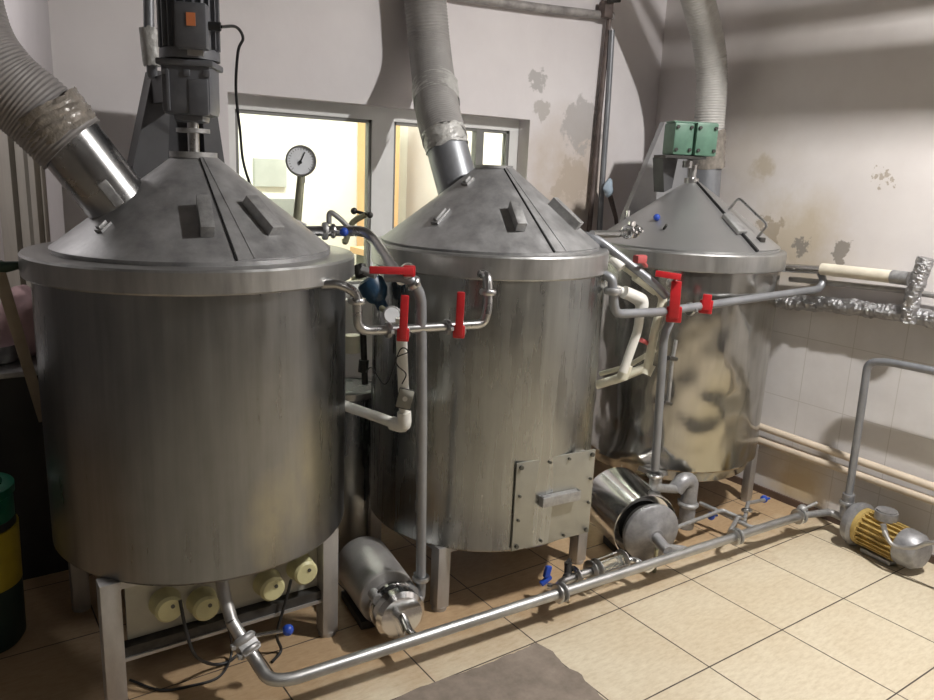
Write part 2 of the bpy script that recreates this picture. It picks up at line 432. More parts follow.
# room behind the hatch
struct(MB().bb((CX+.12, 4.4, 0), (RX, 4.5, CZ)), 'wall_next_room', 'room_wall')
struct(MB().bb((CX+.12, 3.6, 0), (CX+.22, 4.4, CZ)).bb((CX+.122, 1.9, 0), (CX+.14, 3.6, CZ)), 'wall_next_room_left', 'room_wall')
# skirting on the right wall
struct(MB().bb((RX-.012, FY, 0), (RX, BY, .035)), 'baseboard_right', 'skirting_brown')
# door frame strips in the left passage
d = MB(); d.bb((CX-.012, 2.12, 0), (CX+.06, 2.16, 1.70)); d.bb((CX-.03, 2.18, 0), (CX+.06, 2.36, 1.70)); d.bb((CX-.03, 2.50, 0), (CX+.06, 2.82, 1.70)); d.bb((CX-.05, 2.86, 0), (CX+.06, 3.6, 1.70))
do = struct(d, 'door_1', 'frame_beige')
struct(MB().bb((CX, 2.36, .1), (CX+.02, 2.5, 1.66)), 'pane', 'dial_white', do)
struct(MB().bb((CX-.002, 2.155, 0), (CX+.05, 2.185, 1.70)).bb((CX-.002, 2.815, 0), (CX+.05, 2.865, 1.70)), 'door_gap', 'dark_gap', do)

# hatch windows, set back in the wall
GY = BY+.085
def window(name, x0, x1, z0, z1, sashx):
    f = MB(); w = .055
    f.bb((x0, GY, z0), (x1, GY+.05, z0+w)); f.bb((x0, GY, z1-w), (x1, GY+.05, z1)); f.bb((x0, GY, z0+w), (x0+w, GY+.05, z1-w)); f.bb((x1-w, GY, z0+w), (x1, GY+.05, z1-w))
    o = struct(f, name, 'frame_white')
    g = MB(); x0 += w; x1 -= w; z0 += w; z1 -= w; w = .014
    g.bb((x0, GY+.008, z0), (x1, GY+.04, z0+w)); g.bb((x0, GY+.008, z1-w), (x1, GY+.04, z1)); g.bb((x0, GY+.008, z0), (x0+w, GY+.04, z1)); g.bb((x1-w, GY+.008, z0), (x1, GY+.04, z1))
    for sx_ in sashx: g.bb((sx_-.022, GY+.006, z0), (sx_+.022, GY+.045, z1))
    struct(g, 'sash', 'sash_grey', o)
    struct(MB().bb((x0+w, GY+.02, z0+w), (x1-w, GY+.026, z1-w)), 'glass_pane', 'window_glass', o)
    return o
window('window_1', -.955, -.235, .95, 1.785, [])
window('window_2', -.235, .53, .95, 1.785, [.30])

# ------------------------------------------------------------------ tanks
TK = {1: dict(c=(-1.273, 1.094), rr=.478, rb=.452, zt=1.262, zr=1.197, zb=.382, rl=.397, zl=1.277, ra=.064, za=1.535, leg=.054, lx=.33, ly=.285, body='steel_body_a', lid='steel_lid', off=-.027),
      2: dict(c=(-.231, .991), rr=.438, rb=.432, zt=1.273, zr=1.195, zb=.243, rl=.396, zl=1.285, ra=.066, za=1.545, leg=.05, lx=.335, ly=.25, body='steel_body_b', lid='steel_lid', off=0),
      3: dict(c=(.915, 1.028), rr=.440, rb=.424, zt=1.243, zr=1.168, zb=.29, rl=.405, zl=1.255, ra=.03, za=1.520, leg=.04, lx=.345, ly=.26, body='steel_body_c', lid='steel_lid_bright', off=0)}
def cone_z(k, r):
    t = TK[k]; return t['zl']+(t['rl']-r)/(t['rl']-t['ra'])*(t['za']-t['zl'])
def cone_hit(k, px, py):
    t = TK[k]; d = ray(px, py); prev = None
    for i in range(3000):
        s = 1.2+i*.0012; p = CAM+d*s; r = math.hypot(p.x-t['c'][0], p.y-t['c'][1])
        if r < t['rl'] and p.z < cone_z(k, max(r, t['ra'])): return p
    return None
def cone_frame(k, az, r):
    """point on the lid at azimuth/radius with outward normal, down-slope and sideways directions"""
    t = TK[k]; p = V3((t['c'][0]+r*math.cos(az), t['c'][1]+r*math.sin(az), cone_z(k, r)))
    dn = V3((math.cos(az)*(t['rl']-t['ra']), math.sin(az)*(t['rl']-t['ra']), -(t['za']-t['zl']))).normalized()
    sd = V3((-math.sin(az), math.cos(az), 0)); nn = dn.cross(sd)
    if nn.z < 0: nn = -nn
    return p, nn.normalized(), dn, sd
def az_of(k, p): c = TK[k]['c']; return math.atan2(p.y-c[1], p.x-c[0]), math.hypot(p.x-c[0], p.y-c[1])
def sector(k, a0, a1, h, r0=None, r1=None, n=40):
    t = TK[k]; r0 = r0 or t['rl']+.002; r1 = r1 or t['ra']
    sl = math.hypot(t['rl']-t['ra'], t['za']-t['zl']); nz = (t['rl']-t['ra'])/sl*h; nr = (t['za']-t['zl'])/sl*h
    prof = [(r0, cone_z(k, r0)), (r0+nr, cone_z(k, r0)+nz), (r1+nr, cone_z(k, r1)+nz), (r1, cone_z(k, r1))]
    mb = MB(); mb.lathe((t['c'][0], t['c'][1], 0), prof, n, a0=a0, a1=a1)
    # end faces
    for a in (a0, a1):
        vs = [mb.bm.verts.new(V3((t['c'][0]+r*math.cos(a), t['c'][1]+r*math.sin(a), z))) for r, z in prof]
        mb.bm.faces.new(vs)
    bmesh.ops.remove_doubles(mb.bm, verts=mb.bm.verts, dist=1e-5)
    return mb
def lid_handle(k, px, py, parent, ln=.115, w=.03, h=.032, az_tw=0, mat='zinc_dull'):
    p = cone_hit(k, px, py); az, r = az_of(k, p); p, nn, dn, sd = cone_frame(k, az, r)
    R = axes(nn, dn)
    mb = MB()
    mb.box(p+nn*h, (ln, w, .007), R, .002)
    mb.box(p+nn*h/2+dn*(ln/2-.005), (.010, w, h), R, .002); mb.box(p+nn*h/2-dn*(ln/2-.005), (.010, w, h), R, .002)
    sd2 = R @ V3((0, 1, 0))
    mb.box(p+nn*(h/2)+sd2*(-w/2+.002), (ln-.012, .004, h*.9), R)
    return mb.build('handle', mat, parent)
def tank(k, label, dent=0.):
    t = TK[k]; cx, cy = t['c']
    T = thing('brewing_tank', (cx, cy, 0), label, 'tank', 'steel brewing tanks in a row')
    # body shell with slow unevenness
    mb = MB(); nz = 40
    prof = [(t['rb']-.03, t['zb']+.004), (t['rb']-.006, t['zb'])]+[(t['rb'], t['zb']+.008+(t['zr']-t['zb']-.008)*i/nz) for i in range(nz+1)]
    mb.lathe((cx, cy, 0), prof, 96)
    mb.lathe((cx, cy, 0), [(0, t['zb']+.02), (t['rb']-.01, t['zb']+.005)], 96)
    if dent:
        for v in mb.bm.verts:
            f = V3((v.co.x-cx, v.co.y-cy, 0)); 
            if f.length < .3: continue
            hgt = (v.co.z-t['zb'])/(t['zr']-t['zb'])
            q = noise.noise(V3((v.co.x*4, v.co.y*4, v.co.z*3+5)))*.6+abs(noise.noise(V3((v.co.x*7+9, v.co.y*7, v.co.z*6))))*.7
            v.co += f.normalized()*(-dent*max(0, q)*(1.15-hgt)*(1 if hgt < .8 else .2))
    else:
        for v in mb.bm.verts:
            f = V3((v.co.x-cx, v.co.y-cy, 0))
            if f.length < .3: continue
            v.co += f.normalized()*(.004*noise.noise(V3((v.co.x*3, v.co.y*3, v.co.z*2+k*7))))
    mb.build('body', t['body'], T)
    # rim band
    mb = MB(); rr = t['rr']
    mb.lathe((cx, cy, 0), [(t['rb']-.01, t['zr']), (rr-.004, t['zr']), (rr, t['zr']+.005), (rr, t['zt']-.006), (rr-.005, t['zt']), (t['rl']-.03, t['zt']+.001)], 96)
    mb.build('rim_band', 'steel_rim', T)
    # lid
    mb = MB(); mb.lathe((cx, cy, 0), [(t['rl']-.02, t['zt']-.004), (t['rl']+.004, t['zt']), (t['rl']+.006, t['zl']-.003), (t['rl'], t['zl']), (t['ra'], t['za']), (t['ra']-.004, t['za']+.003), (0, t['za']+.003)], 96)
    L = mb.build('lid', t['lid'], T, 20)
    for sx_ in (-1, 1):
        for sy_ in (-1, 1):
            x, y = cx+t['off']+sx_*t['lx'], cy+sy_*t['ly']; w = t['leg']; z1 = t['zb']+.005
            mb = MB(); mb.bb((x-w/2, y-w/2, .012), (x+w/2, y+w/2, z1), .003)
            mb.cyl((x, y, 0), (x, y, .014), w*.55, n=20)
            mb.build('leg', 'steel_leg', T)
    # lower frame ring under the tank floor
    mb = MB(); w = .03; x0, x1, y0, y1 = cx+t['off']-t['lx'], cx+t['off']+t['lx'], cy-t['ly'], cy+t['ly']; z = t['zb']-.012
    for a, b in (((x0, y0), (x1, y0)), ((x1, y0), (x1, y1)), ((x0, y1), (x1, y1)), ((x0, y0), (x0, y1))):
        mb.bb((min(a[0], b[0])-w/2, min(a[1], b[1])-w/2, z-.012), (max(a[0], b[0])+w/2, max(a[1], b[1])+w/2, z+.012))
    mb.build('support_frame', 'steel_leg', T)
    return T, L

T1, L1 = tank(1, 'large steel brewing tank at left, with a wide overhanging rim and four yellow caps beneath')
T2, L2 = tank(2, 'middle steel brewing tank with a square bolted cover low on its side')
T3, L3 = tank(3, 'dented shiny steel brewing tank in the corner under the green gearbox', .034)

# --- lids: hinged segment, seams, handles
def lid_extras(k, T, seam_px, span, hand, latches):
    t = TK[k]; p = cone_hit(k, *seam_px); a, _ = az_of(k, p)
    h = sector(k, a, a+span, .006).build('lid_door', t['lid'], T, 25)
    sector(k, a-.012, a-.002, .004, n=2).build('seam_gasket', 'dark_gap', T)
    sector(k, a+.11, a+.125, .008, n=2).build('stiffening_strip', t['lid'], T)
    for q in hand: lid_handle(k, q[0], q[1], T, *q[2:])
    for (px, py, ln) in latches:
        p = cone_hit(k, px, py)
        if p is None: continue
        az, r = az_of(k, p); p, nn, dn, sd = cone_frame(k, az, r); R = axes(nn, dn)
        MB().box(p+nn*.009, (ln, .016, .016), R, .003).box(p+nn*.004, (ln*1.3, .03, .008), R).build('latch', 'zinc_dull', T)
    return a
lid_extras(1, T1, (230, 240), 1.9, [(205, 221, .13, .036, .034), (260, 221, .135, .044, .034)], [(104, 228, .03), (160, 160, .05), (240, 176, .05)])
lid_extras(2, T2, (547, 240), 1.9, [(516, 220, .115, .034, .034), (562, 218, .135, .042, .034)], [(441, 217, .06), (468, 182, .03), (579, 182, .04)])
# third lid: dark edged seam, grip plate and wire handle
a3 = az_of(3, cone_hit(3, 745, 238))[0]
sector(3, a3, a3+1.7, .008).build('lid_door', 'steel_lid_bright', T3, 25)
sector(3, a3-.03, a3+.002, .011, n=2).build('seam_gasket', 'black_rubber', T3)
p = cone_hit(3, 733, 226); az, r = az_of(3, p); p, nn, dn, sd = cone_frame(3, az, r)
MB().box(p+nn*.012, (.12, .055, .02), axes(nn, dn), .006).build('handle', 'zinc_dull', T3)
q0, q1 = cone_frame(3, a3+.25, .19), cone_frame(3, a3+.22, .34)
MB().pipe([q0[0], q0[0]+q0[1]*.075, q1[0]+q1[1]*.075, q1[0]], .006, .02, 8).build('wire_handle', 'steel_pipe', T3)
MB().box(cone_frame(3, a3+.22, .36)[0]+V3((0, 0, .012)), (.035, .025, .02), None, .003).build('latch', 'black_iron', T3)
p = cone_hit(3, 656, 219)
MB().sphere(p+V3((-.01, -.012, .008)), .015).build('valve_knob', 'blue_plastic', T3)
p = cone_hit(3, 664, 229); MB().cyl(p, p+V3((-.01, -.02, .02)), .006, n=8).build('stud', 'black_iron', T3)
# rings on the tank tops
MB().lathe((TK[1]['c'][0], TK[1]['c'][1], 0), [(.055, 1.535), (.068, 1.535), (.068, 1.553), (.055, 1.553), (.02, 1.553)], 32).build('top_flange', 'zinc_dull', T1)
MB().lathe((TK[2]['c'][0], TK[2]['c'][1], 0), [(.055, 1.545), (.070, 1.545), (.070, 1.556), (.0, 1.556)], 32).build('top_flange', 'zinc_dull', T2)
MB().lathe((TK[3]['c'][0], TK[3]['c'][1], 0), [(.032, 1.515), (.032, 1.54), (.018, 1.545), (.018, 1.60), (0, 1.60)], 24).build('top_flange', 'steel_pipe', T3)

# --- tank 1: heater panel with yellow caps, cross rail
y1 = TK[1]['c'][1]-TK[1]['ly']
yp = y1+.02
pa = P(128, 640, Y=yp); pb = P(322, 575, Y=yp)
pn = MB().bb((pa.x, yp, pa.z), (pb.x+.01, yp+.012, TK[1]['zb'])).build('heater_panel', 'panel_grey', T1)
for (px, py) in ((168, 607), (205, 606), (271, 587), (304, 571)):
    q = P(px, py, Y=yp-.035)
    c = V3((q.x, yp-.055, q.z))
    hc = MB().lathe((c.x, yp, c.z), [(.0, .058), (.033, .058), (.040, .050), (.042, .01), (.046, .0)], 32, axis=(0, -1, 0)).build('heater_cap', 'cap_yellow', pn)
    MB().cyl((c.x+.008, yp-.0575, c.z+.012), (c.x+.008, yp-.061, c.z+.012), .006, n=10).build('screw', 'bolt_dark', pn)
MB().bb((pa.x-.02, yp-.03, pa.z-.035), (pb.x+.03, yp+.01, pa.z-.005)).build('cross_rail', 'black_iron', T1)
MB().bb((pa.x-.02, yp-.036, pa.z-.045), (pb.x+.03, yp-.01, pa.z-.035)).build('rail_flange', 'steel_leg', T1)
# --- tank 2: square bolted cover on its side
TL, TR, BR, BL = (513, 464), (592, 452), (588, 532), (511, 551)
c2 = TK[2]['c']
pc0 = P(511, 551, Z=.25); 
aim = math.atan2(.60-c2[1], -.17-c2[0])
A = P(511, 551, Z=.252); Bp = P(588, 532, Z=.252)
ex = (Bp-A); ex.z = 0; W_ = ex.length; ex.normalize(); ez = V3((0, 0, 1)); en = ex.cross(ez); 
if en.dot(CAM-A) < 0: en = -en
D = P(513, 464, Y=A.y); H_ = D.z-A.z
cc = A+ex*W_/2+ez*H_/2
R = axes(en, ex)
cv = MB().box(cc, (W_, H_, .008), R, .002).build('manhole_cover', 'cover_plate', T2)
MB().box(cc-en*.05, (W_-.03, H_-.03, .085), R).build('manhole_neck', 'steel_leg', T2)
for i, (a, b) in enumerate([(-.46, -.46), (-.15, -.46), (.15, -.46), (.46, -.46), (-.46, .46), (-.1, .46), (.15, .46), (.46, .46), (-.46, -.15), (-.46, .13), (.46, -.12), (.46, .17)]):
    q = cc+ex*a*W_*.98+R@V3((0, b*H_*.98, 0))
    rr = .008 if abs(a) > .4 and abs(b) > .4 else .005
    MB().cyl(q+en*.003, q+en*.013, rr, n=6).build('bolt', 'bolt_dark', cv)
mb = MB(); hh = cc+ez*.01+ex*.012
mb.box(hh+en*.030, (.165, .036, .006), R, .002)
mb.box(hh+en*.017-ex*.078, (.008, .036, .026), R); mb.box(hh+en*.017+ex*.078, (.008, .036, .026), R)
mb.box(hh+en*.018+ez*.016, (.16, .004, .022), R)
mb.build('handle', 'zinc_dull', cv)
# --- tank 3: inner drum showing under the dented jacket
c3 = TK[3]['c']
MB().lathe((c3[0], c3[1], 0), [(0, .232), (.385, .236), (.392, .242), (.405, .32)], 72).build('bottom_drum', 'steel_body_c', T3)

# ------------------------------------------------------------------ mixer drive over the large tank
cx, cy = TK[1]['c']
mx0 = V3((-1.272, 1.094, 1.553))
MM = thing('mixer_motor', mx0, 'dark grey electric mixer motor upright over the left tank', 'motor')
MB().cyl(mx0, mx0+V3((0, 0, .13)), .016, n=16).build('shaft', 'steel_pipe', MM)
MB().cyl(mx0+V3((0, 0, .055)), mx0+V3((0, 0, .067)), .048, n=28).cyl(mx0+V3((0, 0, .09)), mx0+V3((0, 0, .125)), .028, n=20).build('coupling', 'zinc_dull', MM)
Rm = Matrix.Rotation(-YAW+.12, 3, 'Z')
g0 = V3((cx, cy, 1.645))
mb = MB()
mb.box(g0+V3((0, 0, .085)), (.14, .14, .15), Rm, .02); mb.box(g0+V3((0, 0, .012)), (.085, .10, .04), Rm, .012)
mb.box(g0+V3((0, 0, .152)), (.158, .158, .018), Rm, .006)
gb = mb.build('gearbox', 'motor_grey', MM)
mb = MB()
for sx_ in (-.055, 0.005, .06):
    mb.box(g0+Rm@V3((sx_, -.069, .125)), (.018, .012, .018), Rm, .003)
mb.box(g0+Rm@V3((-.048, -.066, .075)), (.010, .02, .11), Rm, .002); mb.box(g0+Rm@V3((.035, -.066, .06)), (.055, .014, .10), Rm, .005)
mb.build('casting_rib', 'motor_grey', MM)
mb = MB(); mb.cyl(g0+V3((0, 0, .165)), g0+V3((0, 0, .19)), .084, n=32); mb.build('flange', 'motor_grey', MM)
mb = MB(); mb.cyl(g0+V3((0, 0, .19)), g0+V3((0, 0, .48)), .072, n=32)
for k in range(22):
    a = 2*PI*k/22; q = g0+V3((math.cos(a)*.076, math.sin(a)*.076, .335)); mb.box(q, (.018, .004, .28), Matrix.Rotation(a, 3, 'Z'))
mb.cyl(g0+V3((0, 0, .48)), g0+V3((0, 0, .54)), .084, n=32)
mb.build('motor_housing', 'motor_grey', MM)
tb = g0+Rm@V3((.03, -.092, .245)); bx = MB().box(tb, (.085, .05, .12), Rm, .008).build('terminal_box', 'motor_grey', MM)
MB().box(tb+Rm@V3((.002, -.0262, .015)), (.024, .002, .034), Rm).build('warning_sticker', 'orange_sticker', bx)
MB().box(g0+Rm@V3((.03, -.080, .18)), (.05, .006, .02), Rm).build('name_plate', 'steel_leg', MM)
gl = g0+Rm@V3((.085, -.085, .25)); MB().cyl(gl-Rm@V3((.02, 0, 0)), gl+Rm@V3((.02, 0, 0)), .012, n=12).build('cable_gland', 'black_rubber', MM)
# tapered steel stand behind the motor
def stand(name, quad, back, mat, matin, label, flw, inner=True):
    o = thing(name, quad[3], label, 'bracket')
    (tl, tr, br_, bl) = [V3(q) for q in quad]
    off = V3(back)
    if inner:
        def lerp(a, b, t): return a*(1-t)+b*t
        MB().prism([tl, lerp(tl, tr, flw), lerp(bl, br_, flw*1.25), bl], off).build('side_plate', mat, o)
        MB().prism([lerp(tl, tr, .8), tr, br_, lerp(bl, br_, .78)], off).build('side_plate', mat, o)
        MB().prism([lerp(tl, tr, flw)+off*.8, lerp(tl, tr, .8)+off*.8, lerp(bl, br_, .78)+off*.8, lerp(bl, br_, flw*1.25)+off*.8], off*.2).build('back_plate', matin, o)
    else:
        MB().prism([tl, tr, br_, bl], off).build('plate', mat, o)
    return o
ys = 1.40
S1 = stand('motor_stand', [P(153, 70, Y=ys), P(212, 78, Y=ys), P(226, 172, Y=ys), P(130, 182, Y=ys)], (0, .10, 0), 'stand_grey', 'stand_dark', 'tapered dark steel bracket behind the shaft of the left mixer motor', .30)
# its rear legs down behind the tank
for q in ((-1.42, ys+.05), (-1.1, ys+.05)):
    MB().bb((q[0]-.03, q[1]-.02, 1.262), (q[0]+.03, q[1]+.04, 1.50)).build('foot', 'stand_grey', S1)
MB().bb((-1.44, ys+.01, 1.46), (-1.05, ys+.09, 1.50)).build('cross_plate', 'stand_grey', S1)
MB().bb((-1.31, 1.16, 1.70), (-1.23, ys+.05, 1.78)).build('mounting_plate', 'stand_dark', S1)

# green gearbox over the corner tank
gx = P(690, 140, Y=1.03)
G = thing('green_gearbox', (gx.x, 1.03, 1.62), 'green painted gearbox above the apex of the corner tank', 'gearbox')
zc = gx.z
Rg = Matrix.Rotation(-.45, 3, 'Z')
go = V3((gx.x, 1.03, zc))
mb = MB(); mb.box(go+Rg@V3((-.056, 0, 0)), (.09, .12, .135), Rg, .008); mb.build('housing', 'green_paint', G)
mb = MB(); mb.box(go+Rg@V3((.044, -.012, .002)), (.10, .125, .14), Rg, .008); mb.box(go+Rg@V3((0, -.0, .072)), (.20, .09, .008), Rg, .002); mb.build('cover', 'green_paint', G)
for a in (-.088, -.026, .008, .080):
    for b in (.050, -.045): MB().cyl(go+Rg@V3((a, -.058 if a < 0 else -.072, b)), go+Rg@V3((a, -.068 if a < 0 else -.082, b)), .008, n=6).build('bolt', 'black_iron', G)
mb = MB(); mb.box(go+Rg@V3((-.04, .0, -.076)), (.19, .13, .012), Rg); mb.build('base_plate', 'black_iron', G)
mb = MB(); mb.cyl(go+V3((0, 0, -.09)), (gx.x, 1.03, 1.60), .014, n=14); mb.cyl(go+V3((0, 0, -.12)), go+V3((0, 0, -.09)), .022, n=14); mb.build('shaft', 'steel_pipe', G)
# bracket for it
br0 = go+Rg@V3((-.07, .03, -.082))
MB().prism([br0+V3((-.05, 0, 0)), br0+V3((.05, 0, 0)), br0+V3((.03, 0, -.13)), br0+V3((-.02, 0, -.15))], (0, .06, 0)).build('bracket', 'stand_grey', G)
yt = 1.34
S3 = stand('motor_stand', [P(665, 122, Y=yt), P(690, 122, Y=yt), P(700, 222, Y=yt), P(623, 222, Y=yt)], (0, .03, 0), 'stand_light', 'stand_grey', 'pale grey tapered sheet steel bracket behind the green gearbox', .3, False)

# ------------------------------------------------------------------ ventilation ducts
def flex(path, r, mat, parent, pitch=.017, amp=.06):
    pts = spline(path, 30); L = [0]
    for a, b in zip(pts, pts[1:]): L.append(L[-1]+(b-a).length)
    n = int(L[-1]/(pitch/4)); out = []; rs = []; j = 0
    for i in range(n+1):
        s = L[-1]*i/n
        while j < len(L)-2 and L[j+1] < s: j += 1
        t = (s-L[j])/max(1e-9, L[j+1]-L[j]); out.append(pts[j]*(1-t)+pts[j+1]*t)
        rs.append(r*(1+amp*(1 if i % 4 in (0, 1) else -.4)*.6))
    return MB().tube(out, rs, 36).build('flexible_hose', mat, parent, 70)
def wrap(a, b, r, mat, parent, seed=0):
    a, b = V3(a), V3(b); u, v = frame_of(b-a); mb = MB(); n = 36; k = 14; rings = []
    for i in range(k+1):
        c = a.lerp(b, i/k); ring = []
        for q in range(n):
            an = 2*PI*q/n; nn = u*math.cos(an)+v*math.sin(an)
            rr = r*(1.03+.07*noise.noise(V3((math.cos(an)*2.5+seed, math.sin(an)*2.5, i*.9)))+.02*random.random())
            ring.append(mb.bm.verts.new(c+nn*rr+(b-a).normalized()*(.012*noise.noise(V3((an*2, i, seed))))))
        rings.append(ring)
    for x, y in zip(rings, rings[1:]): mb._skin(x, y)
    return mb.build('plastic_wrap', mat, parent, 60)
# duct on the left tank
a = P(122, 208, Y=1.10); b = P(62, 132, Y=1.12)
D1 = thing('ventilation_duct', a, 'fat grey duct rising to the top left from the left tank lid', 'duct', 'exhaust ducts over the tanks')
a2 = a+(a-b).normalized()*.10
MB().tube([a2, a, b], .090, 40).build('steel_pipe', 'steel_duct', D1)
e1 = (b-a).normalized()
flex([b-e1*.04, P(36, 110, Y=1.14), P(-2, 78, Y=1.16), P(-32, 32, Y=1.18), P(-50, -50, Y=1.2), P(-60, -190, Y=1.22), P(-64, -330, Y=1.22)], .100, 'hose_shade', D1, .011, .03)
wrap(b+e1*.075, b-e1*.01, .0975, 'wrap_amber', D1, 1)
lk = a.lerp(b, .22); ud = (CAM-lk).normalized(); ud = (ud-e1*ud.dot(e1)).normalized()
sdv = e1.cross(ud)
MB().box(lk+ud*.085+sdv*.0, (.075, .028, .03), axes(ud, e1), .003).build('damper_handle', 'zinc_dull', D1)
# duct on the middle tank
a = P(459, 192, Y=1.16); b = P(445, 140, Y=1.24)
D2 = thing('ventilation_duct', a, 'grey corrugated duct rising in front of the hatch windows from the middle tank lid', 'duct', 'exhaust ducts over the tanks')
MB().tube([a+(a-b).normalized()*.09, a, b], .080, 40).build('steel_pipe', 'pipe_grey', D2)
pth = [b, P(438, 112, Y=1.36), P(431, 60, Y=1.56), P(426, 10, Y=1.60), P(420, -60, Y=1.60), P(416, -130, Y=1.60), P(414, -210, Y=1.60)]
flex(pth, .086, 'hose_grey', D2, .013, .035)
e1 = (b-a).normalized(); wrap(b-e1*.035, b+e1*.04, .080, 'wrap_white', D2, 3)
q1, q2 = P(437, 104, Y=1.40), P(435, 86, Y=1.48); wrap(q1, q2, .089, 'wrap_white', D2, 5)
pk = P(467, 175, Y=1.0)
# duct on the corner tank
a = P(706, 184, Y=1.26); b = P(708, 158, Y=1.265)
D3 = thing('ventilation_duct', a, 'ribbed grey duct behind the green gearbox along the right hand wall', 'duct', 'exhaust ducts over the tanks')
MB().tube([a+(a-b).normalized()*.08, a, b], .070, 40).build('steel_pipe', 'pipe_grey', D3)
pth = [b, P(709, 128, Y=1.265), P(712, 80, Y=1.265), P(708, 40, Y=1.26), P(699, 4, Y=1.25), P(688, -40, Y=1.23), P(676, -95, Y=1.20), P(670, -160, Y=1.2)]
flex(pth, .073, 'hose_light', D3, .013, .05)
wrap(P(708, 168, Y=1.265), P(709, 130, Y=1.265), .078, 'wrap_amber', D3, 8)

# ------------------------------------------------------------------ gauge on the left tank
gp = P(301, 161, Y=1.28); gb_ = P(297, 222, Y=1.28)
GA = thing('pressure_gauge', gb_, 'round white dial gauge on a thin upright stem before the hatch window', 'gauge')
gn = (CAM-gp); gn.z = 0; gn = (gn.normalized()+V3((0, 0, .12))).normalized()
MB().lathe(gp-gn*.012, [(0, 0), (.050, 0), (.053, .004), (.053, .022), (.050, .026), (.047, .026), (.047, .020), (0, .020)], 40, axis=gn).build('case', 'steel_pipe', GA)
MB().cyl(gp+gn*.0085, gp+gn*.0095, .0462, n=40).build('dial', 'dial_white', GA)
Rg2 = axes(gn, V3((0, 0, 1))); 
nd = (Rg2@Matrix.Rotation(-.42, 3, 'Z'))
MB().box(gp+gn*.011+nd@V3((.008, 0, 0)), (.048, .004, .002), nd).cyl(gp+gn*.0095-nd@V3((.006, 0, 0)), gp+gn*.013-nd@V3((.006, 0, 0)), .006, n=12).build('needle', 'black_rubber', GA)
mb = MB()
for k in range(21):
    an = math.radians(-135+270*k/20); rr = Rg2@Matrix.Rotation(an, 3, 'Z')
    mb.box(gp+gn*.0098+rr@V3((.040, 0, 0)), (.006 if k % 5 else .01, .0012, .001), rr)
mb.build('scale_mark', 'bolt_dark', GA)
MB().cyl(gp-V3((0, 0, .05)), gb_, .0135, .0155, n=14).build('stem', 'stem_brass', GA)
MB().cyl(gp-V3((0, 0, .05)), gp-V3((0, 0, .075)), .014, n=6).build('nut', 'zinc_dull', GA)
MB().cyl(gb_, V3((gb_.x, gb_.y, 1.27)), .019, n=16).box(gb_+V3((0, 0, -.004)), (.055, .045, .02), Matrix.Rotation(.4, 3, 'Y'), .004).build('clamp', 'zinc_dull', GA)

# black cable from the motor
pts = [gl+Rm@V3((.02, 0, 0)), P(236, 27, Y=1.08), P(243, 38, Y=1.10), P(238, 52, Y=1.12), P(236, 90, Y=1.20), P(240, 130, Y=1.28), P(243, 160, Y=1.33), P(250, 184, Y=1.36), P(262, 214, Y=1.38)]
tag(MB().tube(spline(pts, 8), .0045, 8).build('power_cable', 'black_rubber'), 'thin black cable looping down from the left mixer motor', 'cable')

# wrapped conduit left of the motor
q = [P(148, -90, Y=1.33), P(148, -60, Y=1.33), P(149, 30, Y=1.33), P(152, 64, Y=1.33), P(152, 75, Y=1.36)]
CD = thing('conduit_pipe', q[-1], 'grey upright pipe with a bandaged end left of the mixer motor', 'pipe')
MB().tube(q, .016, 14).build('tube', 'pipe_grey', CD)
wrap(P(149, 28, Y=1.33), P(153, 66, Y=1.33), .028, 'wrap_white', CD, 12)

# ------------------------------------------------------------------ pipework helpers
def ring_clamp(parent, p, d, r=.026, w=.016, mat='steel_pipe', wing=True, name='clamp'):
    d = V3(d).normalized(); mb = MB(); mb.lathe(V3(p)-d*w/2, [(r*.6, 0), (r, 0), (r*1.12, w*.3), (r*1.12, w*.7), (r, w), (r*.6, w)], 24, axis=d)
    if wing:
        u, v = frame_of(d); s = V3(p)+u*(-r*1.15) if u.z < 0 else V3(p)+u*r*1.15
        mb.box(s, (.012, .018, .012), None, .002)
    return mb.build(name, mat, parent)
def flanges(parent, p, d, r=.03):
    d = V3(d).normalized()
    ring_clamp(parent, V3(p)-d*.012, d, r, .010, 'steel_pipe', False, 'flange'); ring_clamp(parent, V3(p)+d*.012, d, r, .010, 'zinc_dull', False, 'flange')
def red_handle(name, base, direc, ln, label, wid=.022, th=.012, group='red lever valve handles', elbow=None):
    """lever valve: steel ball body with a red sleeve lever"""
    o = thing(name, base, label, 'valve', group); d = V3(direc).normalized()
    tocam = (CAM-V3(base)).normalized(); n_ = (tocam-d*tocam.dot(d)).normalized(); b = V3(base)
    MB().cyl(b-n_*.01, b+n_*.035, .012, n=12).sphere(b, .024, 14).build('valve_body', 'steel_pipe', o)
    R = axes(n_, d)
    mb = MB(); mb.box(b+n_*.035+d*(ln*.5-.012), (ln, wid, th), R, .004)
    mb.box(b+n_*.027, (wid*1.6, wid*1.5, .02), R, .005)
    if elbow is not None: mb.box(b+n_*.030+d*ln*.96-R@V3((0, elbow/2, 0)), (wid, abs(elbow), th), R, .004)
    mb.build('lever', 'red_plastic', o)
    return o

